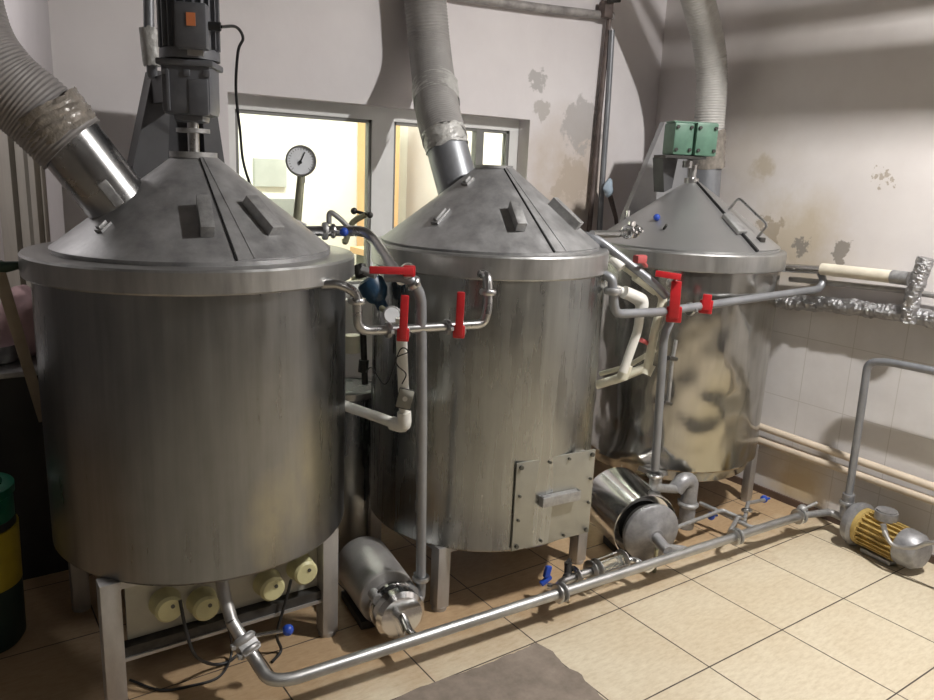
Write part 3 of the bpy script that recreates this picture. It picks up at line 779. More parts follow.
# connecting pipe between the left and middle tanks
pt = [P(322, 284, Y=.69), P(340, 284, Y=.66), P(357, 293, Y=.64), P(358, 331, Y=.64), P(405, 329, Y=.61), P(484, 324, Y=.56), P(488, 308, Y=.555), P(488, 276, Y=.575)]
LP = thing('linking_pipe', pt[3], 'steel sampling pipe dipping between the left and middle tank rims', 'pipe')
MB().pipe(pt[:5]+[pt[5], pt[6], pt[7], pt[7]+V3((.01, .05, .0))], .0145, .035).build('tube', 'steel_pipe', LP)
ring_clamp(LP, P(357, 301, Y=.64), (0, 0, 1), .024); ring_clamp(LP, P(488, 292, Y=.555), (0, 0, 1), .024)
ring_clamp(LP, P(388, 330, Y=.62), (1, -.1, 0), .022, .014, 'zinc_dull'); ring_clamp(LP, P(447, 327, Y=.585), (1, -.1, 0), .022, .014, 'zinc_dull')
red_handle('lever_valve', P(403, 333, Y=.605), P(405, 296, Y=.60)-P(403, 333, Y=.60), .13, 'upright red lever on the low linking pipe, just left of the tall pipe', .024, .012)
red_handle('lever_valve', P(459, 330, Y=.575), P(461, 294, Y=.575)-P(459, 330, Y=.575), .135, 'upright red lever on the low linking pipe, in front of the middle tank', .024, .012)

# tall pipe left, with its elbow and horizontal red lever
pt = [P(386, 277, Y=.66), P(398, 276, Y=.63), P(412, 280, Y=.60), P(421, 296, Y=.60), P(422, 420, Y=.61), P(421, 560, Y=.65), P(421, 590, Y=.66), P(418, 600, Y=.66)]
SP = thing('standing_pipe', P(421, 600, Y=.66), 'tall grey pipe standing before the middle tank, down to the left pump', 'pipe', 'tall pump risers')
MB().pipe(pt, .0165, .04, 18).build('tube', 'pipe_grey', SP)
ring_clamp(SP, P(413, 283, Y=.60), (1, 0, -.8), .022)
ring_clamp(SP, P(421, 578, Y=.655), (0, 0, 1), .026)
red_handle('lever_valve', P(408, 271, Y=.58), P(374, 270, Y=.62)-P(408, 271, Y=.58), .125, 'red lever lying level across the top bend of the left tall pipe', .022, .014)

# pipe from the left lid over to the elbow
pt = [P(304, 231, Y=1.12), P(325, 231, Y=1.08), P(364, 231, Y=1.00), P(374, 240, Y=.95), P(396, 272, Y=.72), P(402, 280, Y=.66)]
OP = thing('overflow_pipe', pt[0], 'steel pipe bending down from the left tank top to the red level lever', 'pipe')
MB().pipe(pt, .0175, .05, 16).build('tube', 'steel_pipe', OP)
ring_clamp(OP, P(325, 231, Y=1.08), (1, -.3, 0), .027, .018, 'zinc_dull'); ring_clamp(OP, P(333, 231, Y=1.06), (1, -.3, 0), .022, .014)
s0 = P(329, 224, Y=1.08)
MB().pipe([s0, s0+V3((0, 0, .045)), s0+V3((.03, -.02, .02)), s0+V3((.055, -.04, -.01))], .009, .02, 10).build('lever_arm', 'zinc_dull', OP)
MB().sphere(P(344, 232, Y=1.0), .015).build('valve_knob', 'blue_plastic', OP)

# brass side fitting against the window, with its black knobs
s0 = P(345, 243, Y=1.35)
SF = thing('sampling_cock', s0, 'small pale angled tap with black knobs behind the blue knob', 'tap')
MB().pipe([V3((s0.x, s0.y, 1.262)), s0, P(352, 222, Y=1.34), P(366, 214, Y=1.30)], .012, .02, 10).build('tube', 'stem_brass', SF)
MB().sphere(P(354, 211, Y=1.34), .013).sphere(P(370, 215, Y=1.28), .012).cyl(P(354, 211, Y=1.34), P(370, 215, Y=1.28), .006).build('knob', 'black_iron', SF)

# navy actuator with black dial and little gauge between the tanks
n0 = P(374, 290, Y=.98)
NV = thing('valve_actuator', n0+V3((0, 0, -.04)), 'small navy blue actuator tucked between the left and middle tanks', 'actuator')
ndir = (P(385, 308, Y=.93)-P(368, 274, Y=.99)).normalized()
MB().lathe(n0-ndir*.04, [(0, 0), (.035, 0), (.046, .01), (.046, .05), (.032, .075), (.02, .085), (.02, .11), (0, .11)], 24, axis=ndir).build('housing', 'navy_paint', NV)
MB().cyl(P(359, 266, Y=.98), P(362, 276, Y=.96), .022, n=18).build('hand_wheel', 'black_iron', NV)
MB().cyl(P(362, 270, Y=.96), P(376, 275, Y=.92), .014, n=14).build('neck', 'zinc_dull', NV)
m0 = P(392, 315, Y=.80)
MG = thing('small_gauge', m0, 'little whitish gauge face just above the cream drop pipe', 'gauge')
gn2 = (CAM-m0).normalized()
MB().lathe(m0, [(0, 0), (.028, 0), (.03, .004), (.03, .018), (.026, .02), (0, .018)], 24, axis=gn2).build('case', 'zinc_dull', MG)
MB().cyl(m0+gn2*.018, m0+gn2*.0205, .024, n=24).build('dial', 'dial_white', MG)
MB().cyl(m0, m0+V3((0, .07, .01)), .010, n=10).build('stem', 'stem_brass', MG)

# cream drop pipe with thermostat box
pt = [P(401, 318, Y=.69), P(402, 350, Y=.69), P(405, 427, Y=.69), P(372, 415, Y=.83), P(340, 404, Y=.95)]
DP = thing('plastic_drop_pipe', pt[2], 'cream plastic pipe dropping behind the low linking pipe and elbowing left', 'pipe')
MB().pipe([pt[0], pt[1], pt[2]], .0175, .01, 16).build('tube', 'pvc_white', DP)
MB().pipe([P(404, 412, Y=.69), pt[2], P(392, 423, Y=.735)], .0225, .025, 16).build('elbow', 'pvc_white', DP)
MB().tube([pt[2], pt[3], pt[4]], .0175, 16).build('branch', 'pvc_white', DP)
tb = P(405, 399, Y=.665)
TB = thing('thermostat_box', tb, 'tiny white box with a black back strapped to the cream drop pipe', 'box')
tn = (CAM-tb).normalized(); R_ = axes(tn, V3((.25, 0, 1)))
MB().box(tb+tn*.008, (.058, .046, .014), R_, .003).build('front', 'panel_grey', TB)
MB().box(tb-tn*.004, (.064, .05, .016), R_, .003).build('back', 'black_rubber', TB)
MB().cyl(tb+tn*.014, tb+tn*.019, .008, n=14).build('dial', 'pvc_white', TB)
pts = [P(402, 384, Y=.67), P(406, 374, Y=.66), P(398, 366, Y=.665), P(396, 358, Y=.66), P(408, 352, Y=.655), P(400, 350, Y=.66), P(386, 384, Y=.70), P(372, 368, Y=.8), P(366, 372, Y=.9)]
tag(MB().tube(spline(pts, 8), .002, 6).build('thin_wire', 'black_rubber'), 'thin black wire wound on the cream drop pipe above the thermostat box', 'cable')
pts = [P(398, 404, Y=.67), P(388, 420, Y=.70), P(384, 404, Y=.72), P(381, 438, Y=.74), P(380, 414, Y=.78)]
# narrow fittings seen between the left and middle tanks
s0 = P(369, 380, Y=1.2)
VP = thing('relief_fitting', V3((s0.x, s0.y, s0.z)), 'dark threaded standpipe with a cream cap in the gap between left and middle tanks', 'pipe')
MB().tube([P(365, 384, Y=1.2), P(363, 330, Y=1.2)], .012, 12).build('tube', 'black_iron', VP)
MB().cyl(P(352, 352, Y=1.2), P(352, 335, Y=1.2), .03, n=18).build('cap', 'pvc_cream', VP)
MB().cyl(P(363, 372, Y=1.2), P(364, 360, Y=1.2), .019, n=10).build('collar', 'black_iron', VP)
st = P(360, 392, Y=1.25); 
o = thing('steel_canister', (st.x, st.y, 0), 'narrow steel canister standing in the gap between left and middle tanks', 'canister')
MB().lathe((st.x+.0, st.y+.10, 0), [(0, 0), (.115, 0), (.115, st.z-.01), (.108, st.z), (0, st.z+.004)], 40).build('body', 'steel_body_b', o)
MB().lathe((st.x+.0, st.y+.10, 0), [(.115, st.z-.03), (.119, st.z-.028), (.119, st.z-.004), (.112, st.z+.002)], 40).build('rim', 'steel_rim', o)
pts_ = [P(348, 470, Y=1.3), P(374, 462, Y=1.35)]

# ------------------------------------------------------------------ pipework between middle and corner tanks
pt = [P(596, 276, Y=.66), P(606, 275, Y=.62), P(612, 279, Y=.60), P(615, 314, Y=.60), P(660, 312, Y=.60), P(700, 307, Y=.60), P(740, 300, Y=.60), P(819, 288, Y=.60)]
pt2 = pt[:-1]+[P(816, 290, Y=.615), P(823, 281, Y=.62), P(826, 272, Y=.64)]
CP = thing('crossing_pipe', pt[3], 'long grey pipe running rightwards from the middle tank in front of the corner tank', 'pipe')
MB().pipe([V3((-.01, .72, pt[0].z))]+pt[:5]+[P(819, 289, X=1.34)]+[P(824, 281, X=1.37), P(820, 272, X=1.385)], .0165, .035).build('tube', 'pipe_grey', CP)
ring_clamp(CP, P(613, 291, Y=.60), (0, 0, 1), .028, .024, 'zinc_dull')
ring_clamp(CP, P(690, 309, Y=.615), (1, 0, 0), .024, .016, 'steel_pipe')
red_handle('lever_valve', P(674, 313, Y=.59), P(676, 276, Y=.59)-P(673, 313, Y=.59), .140, 'largest red lever, bent over at the top, before the corner tank', .038, .022, elbow=None)
vb = P(675, 277, Y=.57); ve = P(655, 274, Y=.62)
MB_ = MB(); dd = (ve-vb).normalized(); R_ = axes((CAM-vb).normalized(), dd)
RL = thing('lever_valve', vb, 'red level lever meeting the top of the largest red lever', 'valve', 'red lever valve handles')
MB().box(vb.lerp(ve, .5)+V3((0, -.015, .003)), ((vb-ve).length+.02, .024, .016), R_, .004).build('lever', 'red_plastic', RL)
MB().sphere(P(672, 283, Y=.62), .022, 12).cyl(P(672, 283, Y=.62), vb, .010).build('valve_body', 'zinc_dull', RL)
red_handle('lever_valve', P(706, 306, Y=.60), (P(707, 295, Y=.60)-P(705, 308, Y=.60)), .062, 'small red lever on the crossing pipe before the corner tank', .034, .018)
q = P(704, 300, Y=.575); 
RK = thing('lever_valve', P(640, 262, Y=.95), 'red knob half hidden behind the sloping pipe near the corner tank rim', 'valve', 'red lever valve handles')
MB().box(P(640, 259, Y=.62), (.05, .03, .03), None, .008).cyl(P(640, 259, Y=.62), P(646, 266, Y=.66), .008).build('knob', 'red_faded', RK)

# sloping pipe and upper clamps
pt = [P(574, 236, Y=.86), P(590, 236, Y=.80), P(603, 243, Y=.76), P(657, 286, Y=.62), P(666, 296, Y=.61)]
SL = thing('sloping_pipe', pt[2], 'grey pipe sloping down from behind the middle lid to the largest red lever', 'pipe')
MB().pipe(pt, .0165, .03, 16).build('tube', 'pipe_grey', SL)
pt = [P(592, 234, Y=.79), P(618, 234, Y=.85), P(640, 230, Y=.93)]
MB().pipe(pt, .014, .02, 14).build('branch', 'steel_pipe', SL)
for i, q in enumerate(((628, 232), (634, 231))): ring_clamp(SL, P(*q, Y=.88+.02*i), (1, .5, 0), .026, .014, 'steel_polished')
ring_clamp(SL, P(580, 236, Y=.84), (1, -.5, 0), .024, .016, 'steel_polished')
s0 = P(632, 226, Y=.9); MB().box(s0, (.03, .02, .04), None, .006).box(P(628, 214, Y=.9), (.012, .012, .03), None, .003).build('clamp_wing', 'steel_polished', SL)

# cream plastic loop between middle and corner tanks
PL = thing('plastic_pipe_loop', P(640, 370, Y=.8), 'cream plastic pipes with twin elbows between the middle and corner tanks', 'pipe')
A1 = [P(622, 292, Y=.66), P(641, 300, Y=.66)]
MB().pipe([P(612, 287, Y=.70), P(628, 295, Y=.67), P(641, 303, Y=.655), P(638, 330, Y=.66), P(623, 372, Y=.68)], .0175, .03, 16).build('tube', 'pvc_white', PL)
MB().pipe([P(624, 292, Y=.665), P(643, 300, Y=.65), P(641, 312, Y=.65)], .024, .02, 16).build('elbow', 'pvc_white', PL)
MB().pipe([P(625, 266, Y=.72), P(655, 288, Y=.66), P(664, 297, Y=.66), P(655, 330, Y=.66), P(647, 370, Y=.68)], .0175, .03, 16).build('tube', 'pvc_cream', PL)
MB().tube([P(636, 275, Y=.69), P(657, 290, Y=.655)], .024, 16).build('coupling', 'pvc_cream', PL)
MB().tube([P(649, 366, Y=.68), P(620, 378, Y=.75), P(596, 385, Y=.82)], .018, 16).build('tube', 'pvc_cream', PL)
MB().tube([P(627, 365, Y=.70), P(622, 378, Y=.71)], .023, 16).build('coupling', 'pvc_cream', PL)
MB().tube([P(650, 364, Y=.68), P(645, 374, Y=.685)], .024, 16).build('coupling', 'pvc_cream', PL)
MB().tube([P(612, 258, Y=.74), P(622, 268, Y=.70)], .018, 14).build('stub', 'pvc_white', PL)
MB().tube([P(655, 350, Y=.72), P(628, 366, Y=.76), P(600, 374, Y=.86)], .010, 10).build('brace', 'pvc_cream', PL)
MB().tube([P(652, 345, Y=.70), P(641, 340, Y=.66)], .009, 10).build('spigot', 'red_faded', PL)

# tall pipe right
pt = [P(672, 300, Y=.62), P(672, 318, Y=.62), P(664, 335, Y=.62), P(655, 470, Y=.62)]
SP2 = thing('standing_pipe', pt[-1], 'tall grey pipe before the corner tank, down to the tilted right pump', 'pipe', 'tall pump risers')
MB().pipe(pt, .0165, .03, 16).build('tube', 'pipe_grey', SP2)
ring_clamp(SP2, P(655, 475, Y=.62), (0, 0, 1), .030, .016)
ub = P(669, 357, Y=.66)
MB().tube([P(668, 358, Y=.62), P(676, 359, Y=.70)], .009, 8).build('wall_clip', 'black_iron', SP2)
MB().tube([P(664, 402, Y=.62), P(671, 404, Y=.70)], .007, 8).build('wall_clip', 'black_iron', SP2)
MB().tube([P(676, 340, Y=.69), P(672, 362, Y=.69), P(668, 404, Y=.69)], .008, 8).build('conduit', 'zinc_dull', SP2)

# ------------------------------------------------------------------ floor line
zf = .11
p0, p1 = P(283, 682, Z=zf), P(800, 516, Z=zf)
dirp = (p1-p0).normalized()
FL = thing('floor_pipe', (p0.x, p0.y, 0), 'long bright steel pipe low above the floor tiles in front of all three tanks', 'pipe')
pa_ = P(256, 661, Z=.14); pb_ = P(232, 622, Z=.23)
MB().pipe([pb_, pa_, P(268, 680, Z=.115), p0+dirp*.02, p1], .0185, .05, 20).build('tube', 'steel_line', FL)
def on(px, py=None): 
    """point of the floor pipe under image column px"""
    best = None
    for i in range(401):
        q = p0.lerp(p1, i/400); w = q-CAM; xx = 467+FPX*w.dot(RT)/w.dot(FW)
        if best is None or abs(xx-px) < best[0]: best = (abs(xx-px), q)
    return best[1]
for px in (561, 736, 799): flanges(FL, on(px), dirp, .031)
vd = (pa_-pb_).normalized()
ring_clamp(FL, pa_.lerp(pb_, .28), vd, .032, .016, 'zinc_dull'); ring_clamp(FL, pa_.lerp(pb_, .52), vd, .034, .02, 'zinc_dull')
MB().box(pa_.lerp(pb_, .4), (.06, .05, .06), axes(vd, (1, 0, 0)), .01).build('valve_body', 'zinc_dull', FL)
kn = P(288, 630, Z=.20)
MB().cyl(pa_.lerp(pb_, .45)+V3((0, 0, .02)), kn, .006, n=10).build('lever_rod', 'steel_polished', FL)
MB().sphere(kn, .017, 16).build('valve_knob', 'blue_plastic', FL)
MB().pipe([pb_, pb_+V3((0, .06, .05)), V3((pb_.x, pb_.y+.12, TK[1]['zb']))], .0185, .03, 16).build('riser', 'steel_leg', FL)
# pipe feet
# short stubs of the pumps to the floor pipe: built with the pumps

# sight glass run parallel behind the floor pipe
sg0 = P(575, 577, Z=.10); sg1 = P(622, 560, Z=.10); sd_ = (sg1-sg0).normalized()
SG = thing('sight_glass', sg0, 'short glass sight tube with steel flanges behind the floor pipe under the middle tank', 'fitting')
MB().cyl(sg0.lerp(sg1, .45), sg1-sd_*.0, .022, n=24).build('glass_tube', 'clear_glass', SG)
for t in (.0, .33, .45, 1.): ring_clamp(SG, sg0.lerp(sg1, t), sd_, .037, .010, 'steel_pipe', False, 'flange')
mb = MB()
for a in (0, 2.1, 4.2):
    u, v = frame_of(sd_); o_ = (u*math.cos(a)+v*math.sin(a))*.033
    mb.cyl(sg0.lerp(sg1, .45)+o_, sg1+o_, .003, n=6)
mb.build('tie_rod', 'steel_polished', SG)
MB().pipe([sg0-sd_*.03, sg0.lerp(sg1, .45)], .0165, .02, 16).build('tube', 'steel_pipe', SG)
mb = MB(); jj = on(655); mb.pipe([sg1, P(637, 560, Z=.10), P(647, 571, Z=.09), jj], .014, .03, 14).build('bend', 'steel_polished', SG)
# tee with the blue valve
tv = P(560, 583, Z=.10)
MB().pipe([sg0-sd_*.02, tv, on(561)], .0165, .03, 14).build('tee', 'steel_pipe', SG)
BV = thing('butterfly_valve', P(546, 580, Z=.09), 'blue handled small valve under the middle tank door', 'valve')
bv = P(547, 577, Z=.10)
MB().pipe([tv+V3((0, 0, .0)), P(556, 587, Z=.09), P(547, 586, Z=.09)], .011, .02, 12).build('spout', 'steel_polished', BV)
MB().box(bv+V3((0, 0, .022)), (.026, .016, .045), Matrix.Rotation(.25, 3, 'Y'), .006).box(bv+V3((-.005, 0, -.012)), (.05, .018, .018), Matrix.Rotation(-.4, 3, 'Y'), .006).build('handle', 'blue_plastic', BV)
MB().cyl(P(568, 574, Z=.11), P(568, 562, Z=.15), .014, n=14).sphere(P(568, 578, Z=.10), .022, 12).box(P(568, 562, Z=.15), (.045, .012, .010), Matrix.Rotation(.5, 3, 'Z')).build('stem', 'black_iron', BV)

# little drain pipes with blue taps at the right end of the floor line
for (a, kpx, kz, lab) in ((736, (711, 516), .10, 'nearer small drain pipe with blue tap under the corner tank'), (775, (764, 499), .10, 'farther small drain pipe with blue tap under the corner tank')):
    q = on(a); k_ = P(*kpx, Z=kz)
    o = thing('drain_pipe', (q.x, q.y, 0), lab, 'pipe', 'drain stubs of the corner tank')
    if a == 736:
        MB().pipe([q, q+V3((0, .03, .01)), P(738, 517, Z=.11), P(722, 510, Z=.12), P(675, 528, Z=.12)], .009, .02, 10).build('tube', 'zinc_dull', o)
        ring_clamp(o, P(738, 517, Z=.11), (0, .3, 1), .018, .014)
    else:
        MB().pipe([q, P(752, 528, Z=.09), P(722, 513, Z=.1), P(700, 503, Z=.11)], .010, .02, 10).tube([P(744, 522, Z=.09), P(748, 503, Z=.13), P(764, 500, Z=.1)], .009, 10).build('tube', 'zinc_dull', o)
        ring_clamp(o, P(746, 510, Z=.12), (0, .3, 1), .018, .014); ring_clamp(o, P(742, 520, Z=.09), (1, -.4, 0), .018, .014)
    MB().sphere(k_, .018, 12).cyl(k_, k_+V3((.03, -.01, .0)), .005).build('tap_handle', 'blue_plastic', o)

# ------------------------------------------------------------------ pumps under the tanks
def pump_axis(a, b): return V3(a), V3(b), (V3(b)-V3(a)).normalized()
a = P(370, 573, Z=.125); b = P(398, 612, Z=.125); ax = (b-a).normalized(); ax.z = 0; ax.normalize()
a = V3((a.x, a.y, .125))
PU = thing('centrifugal_pump', (a.x, a.y, 0), 'steel shrouded pump lying on the floor between the left and middle tanks', 'pump', 'shrouded pumps')
b1 = a+ax*.20
MB().lathe(a-ax*.10, [(0, 0), (.085, .0), (.100, .012), (.102, .02), (.098, .27), (.094, .275), (0, .275)], 40, axis=ax).build('shroud', 'steel_leg', PU)
MB().lathe(a+ax*.175, [(0, 0), (.060, 0), (.060, .045), (.085, .05), (.085, .062), (.05, .066), (.05, .075), (.078, .078), (.084, .085), (.084, .115), (.070, .128), (.0, .132)], 40, axis=ax).build('pump_head', 'steel_polished', PU)
u, v = frame_of(ax)
MB().cyl(a+ax*.30, a+ax*.36+V3((.0, 0, -.02)), .017, n=16).build('inlet', 'steel_polished', PU)
tp = P(421, 588, Y=.66); hd = a+ax*.265
MB().pipe([hd+V3((.06, 0, .0)), V3((tp.x, tp.y, hd.z)), V3((tp.x, tp.y, tp.z))], .0155, .02, 14).build('outlet', 'zinc_dull', PU)
for s_ in (-1, 1):
    q = a+ax*.2+V3((-ax.y, ax.x, 0))*s_*.062; MB().cyl(q+V3((0, 0, .045)), q+ax*.05+V3((0, 0, .045)), .018, n=16).build('bearing_bolt', 'zinc_dull', PU)
MB().box(V3((a.x, a.y, .015))+ax*.03, (.16, .22, .03), axes((0, 0, 1), (-ax.y, ax.x, 0)), .003).build('base', 'black_iron', PU)
q = on(417); MB().pipe([a+ax*.35+V3((0, 0, -.018)), q+V3((0, .02, .0)), q], .014, .02, 12).build('suction_pipe', 'steel_polished', PU)

# right pump, shiny shroud tilted
a = P(612, 497, Z=.155); ax = (P(655, 540, Z=.125)-a); ax.z = 0; ax.normalize(); ax = (ax+V3((.0, 0, -.05))).normalized()
a = P(630, 513, Z=.165)
PU2 = thing('centrifugal_pump', (a.x, a.y, 0), 'pump with a mirror bright shroud beside the cover of the middle tank', 'pump', 'shrouded pumps')
mb = MB(); mb.lathe(a-ax*.15, [(0, 0.004), (.138, 0), (.143, .004), (.143, .27), (.139, .272), (.130, .25), (0, .25)], 48, axis=ax); mb.build('shroud', 'steel_polished', PU2)
h0 = a+ax*.135
MB().lathe(h0-ax*.02, [(0, 0), (.10, 0), (.10, .03), (0, .03)], 32, axis=ax).build('motor_end', 'black_iron', PU2)
MB().lathe(h0+ax*.015, [(0, 0), (.118, 0), (.122, .006), (.122, .022), (.114, .03), (.035, .052), (.03, .056), (0, .056)], 40, axis=ax).build('pump_head', 'pump_grey', PU2)
MB().cyl(h0+ax*.06, h0+ax*.15+V3((.005, 0, -.015)), .022, .02, n=18).build('inlet', 'pump_grey', PU2)
q = on(688); MB().pipe([h0+ax*.13+V3((.003, 0, -.012)), V3((q.x, q.y+.02, q.z)), q], .017, .02, 12).build('suction_pipe', 'zinc_dull', PU2)
mb = MB()
o1 = h0+V3((.085, .03, -.02)); yo = h0.y+.06; o1 = V3((P(684, 540, Y=yo).x, yo, .06)); zt_ = P(686, 482, Y=yo).z
mb.pipe([o1, V3((o1.x, o1.y, zt_)), V3((o1.x-.05, o1.y, zt_+.015)), V3((o1.x-.085, o1.y+.01, zt_-.03))], .034, .05, 16)
mb.build('outlet', 'pump_grey', PU2)
ring_clamp(PU2, V3((o1.x, o1.y, .17)), (0, 0, 1), .040, .02, 'zinc_dull')
bt = P(655, 476, Y=.62)
MB().pipe([V3((o1.x-.080, o1.y+.006, zt_-.025)), V3((bt.x, bt.y, bt.z-.05)), V3((bt.x, bt.y, bt.z))], .018, .02, 14).build('outlet_elbow', 'zinc_dull', PU2)
MB().box(V3((a.x, a.y, .017))+V3((ax.x, ax.y, 0))*.02, (.14, .20, .034), axes((0, 0, 1), (-ax.y, ax.x, 0)), .003).build('base', 'black_iron', PU2)
ty = h0+ax*.10; MB().cyl((ty.x+.02, ty.y+.03, 0), (ty.x+.02, ty.y+.03, .1), .008).build('drain_plug', 'stem_brass', PU2)

# yellow pump at the right wall
pc = V3((1.285, .235, .10)); pax = V3((-.16, -1, 0)).normalized()
PU3 = thing('electric_pump', (pc.x, pc.y, 0), 'yellow finned electric pump on the floor against the right wall', 'pump')
MB().lathe(pc-pax*.02, [(0, 0), (.06, 0), (.09, .01), (.098, .025), (.098, .045), (.085, .055), (0, .055)], 32, axis=pax).build('pump_casing', 'pump_grey', PU3)
mb = MB(); mb.lathe(pc+pax*.035, [(0, 0), (.082, 0), (.082, .02), (.066, .03), (.066, .20), (0, .20)], 32, axis=pax)
for k in range(22):
    an = 2*PI*k/22; u, v = frame_of(pax); rd = u*math.cos(an)+v*math.sin(an)
    mb.box(pc+pax*.14+rd*.071, (.16, .0045, .018), axes(rd, pax))
mb.build('motor_housing', 'pump_yellow', PU3)
MB().lathe(pc+pax*.225, [(.0, 0), (.078, 0), (.080, .01), (.078, .06), (.060, .085), (0, .09)], 32, axis=pax).build('fan_cover', 'pump_grey', PU3)
q = pc+pax*.13+V3((0, 0, .075)); MB().cyl(q, q+V3((0, 0, .035)), .045, n=28).cyl(q+V3((0, 0, .035)), q+V3((0, 0, .042)), .040, n=28).build('terminal_box', 'pump_grey', PU3)
MB().box(pc+pax*.14+V3((0, 0, -.085)), (.09, .14, .018), axes((0, 0, 1), (pax.y, -pax.x, 0)), .003).build('foot', 'pump_grey', PU3)
rp = [V3((pc.x+.0, pc.y+.0, .12)), P(848, 500, X=1.30), P(868, 362, X=1.30), P(888, 362, X=1.30), P(934, 371, X=1.30), V3((1.30, -1.6, P(934, 371, X=1.30).z+.02))]
base_r = V3((rp[1].x, rp[1].y, .10))
RP = thing('riser_pipe', base_r+V3((0, 0, .09)), 'grey pipe rising from the yellow pump and turning right along the wall', 'pipe')
MB().pipe([base_r+V3((0, 0, .09))]+rp[1:], .0165, .035, 16).build('tube', 'pipe_grey', RP)
MB().cyl(base_r, base_r+V3((0, 0, .11)), .026, n=20).build('outlet', 'pump_grey', PU3)
ring_clamp(RP, P(847, 503, X=1.30), (0, 0, 1), .030, .022, 'zinc_dull', False, 'union_nut')
u0 = base_r+V3((0, 0, .0))
MB().pipe([p1, V3((p1.x+.05, p1.y-.01, zf)), V3((1.30, .36, .095)), V3((1.295, .27, .09))], .016, .03, 14).build('end_run', 'zinc_dull', FL)
MB().sphere(p1+V3((.03, .01, .02)), .024, 12).cyl(p1+V3((.02, .01, .02)), p1+V3((.07, -.03, .06)), .007).build('end_valve', 'zinc_dull', FL)
pts = [P(884, 531, X=1.16), P(893, 545, X=1.15), P(912, 548, X=1.15), P(945, 546, X=1.15), V3((1.2, -.4, .06)), V3((1.3, -.8, .01)), V3((1.3, -1.4, .009))]
tag(MB().tube(spline(pts, 8), .0085, 12).build('flexible_conduit', 'steel_leg'), 'light grey conduit passing in front of the yellow pump and leaving right', 'cable')
MB().cyl(P(883, 524, X=1.165), P(886, 536, X=1.165), .011, n=12).build('gland', 'pump_grey', PU3)

# ------------------------------------------------------------------ right wall services
for i, (ya, yb, lab) in enumerate(((427, 484, 'upper cream pipe low along the right wall'), (441, 498, 'lower cream pipe low along the right wall'))):
    q0 = P(770, ya+3, X=1.385); q1 = P(934, yb+3, X=1.385); dz = (q1-q0); q1 = q1+dz*2.2; q0 = q0-dz*.22
    tag(MB().tube([q0, q1], .0175, 16).build('heating_pipe', 'pipe_cream'), lab, 'pipe', 'cream pipes low on the right wall')
q0, q1 = P(786, 268, X=1.36), P(903, 275, X=1.36)
IP = thing('insulated_pipe', q0, 'cream jacketed pipe running right above the foil wrapped one', 'pipe')
MB().tube([q0+V3((-.06, .04, 0)), q0, P(824, 270, X=1.36)], .020, 16).build('end_pipe', 'steel_polished', IP)
MB().tube([P(822, 269, X=1.36), P(894, 277, X=1.36)], .027, 18).build('jacket', 'insulation_cream', IP)
MB().tube([P(892, 276.6, X=1.36), P(910, 279, X=1.36)], .029, 18).build('sleeve', 'zinc_dull', IP)
MB().tube([P(790, 279, X=1.385), P(900, 290, X=1.385), P(945, 297, X=1.385), V3((1.385, -1.2, 1.11))], .013, 12).build('lower_tube', 'steel_leg', IP)
def foil(name, path, r, label, seed):
    pts = spline([V3(p) for p in path], 16); mb = MB(); rs = []
    n = 22; u = None; rings = []
    for i, p in enumerate(pts):
        t = (pts[min(i+1, len(pts)-1)]-pts[max(i-1, 0)]).normalized()
        if u is None: u, v = frame_of(t)
        u = (u-t*u.dot(t)).normalized(); v = t.cross(u); ring = []
        for k in range(n):
            an = 2*PI*k/n; q = u*math.cos(an)+v*math.sin(an)
            rr = r*(1+.24*noise.noise(V3((p.x*22+seed+q.x, p.y*22+q.y*1.2, p.z*22+q.z*1.2)))+.22*(random.random()-.5))
            ring.append(mb.bm.verts.new(p+q*rr))
        rings.append(ring)
    for a_, b_ in zip(rings, rings[1:]): mb._skin(a_, b_)
    mb.bm.faces.new(rings[0][::-1]); mb.bm.faces.new(rings[-1])
    return tag(mb.build(name, 'foil', None, 12), label, 'pipe', 'foil wrapped pipes at the right wall')
foil('foil_wrapped_pipe', [P(780, 300, X=1.37), P(800, 303, X=1.37), P(835, 305, X=1.37), P(870, 310, X=1.37), P(905, 314, X=1.37), P(950, 321, X=1.37), P(1000, 330, X=1.37), V3((1.37, -.6, 1.02)), V3((1.37, -1.2, 1.02))], .034, 'crumpled foil wrapped pipe running level on the right wall', 3)
foil('foil_wrapped_pipe', [P(926, 258, X=1.33), P(920, 275, X=1.33), P(913, 296, X=1.33), P(908, 322, X=1.34)], .030, 'short upright foil wrapped pipe crossing the level ones at far right', 11)

# back wall pipes
def vp(name, pxs, y, r, mat, label, grp=None):
    return tag(MB().pipe([P(a_, b_, Y=y) for a_, b_ in pxs], r, .03, 14).build(name, mat), label, 'pipe', grp)
vp('wall_pipe', [(611, -60), (609, 20), (599, 120), (589, 232), (583, 300)], BY-.035, .013, 'pipe_brown', 'thin rusty brown upright pipe on the back wall near the corner', 'upright pipes on the back wall')
vp('wall_pipe', [(612, 30), (608, 100), (601, 200), (596, 300)], BY-.06, .015, 'pipe_grey', 'grey upright pipe beside the rusty one on the back wall', 'upright pipes on the back wall')
vp('wall_pipe', [(200, -52), (360, -22), (470, -2), (540, 8), (600, 15), (612, 16)], BY-.03, .020, 'pipe_weathered', 'weathered pipe running level at the top of the back wall', None)
q = P(606, 10, Y=BY-.05)
o = thing('pipe_valve', q, 'rusty valve where the level wall pipe meets the upright ones', 'valve')
MB().box(q, (.06, .05, .08), None, .01).build('valve_body', 'pipe_brown', o); MB().cyl(q+V3((-.03, -.04, .03)), q+V3((.05, -.04, .045)), .008).build('lever', 'black_iron', o)
q = P(608, 188, Y=1.62)
mb = MB(); mb.sphere(q, .035, 20, (.8, .7, 1.3))
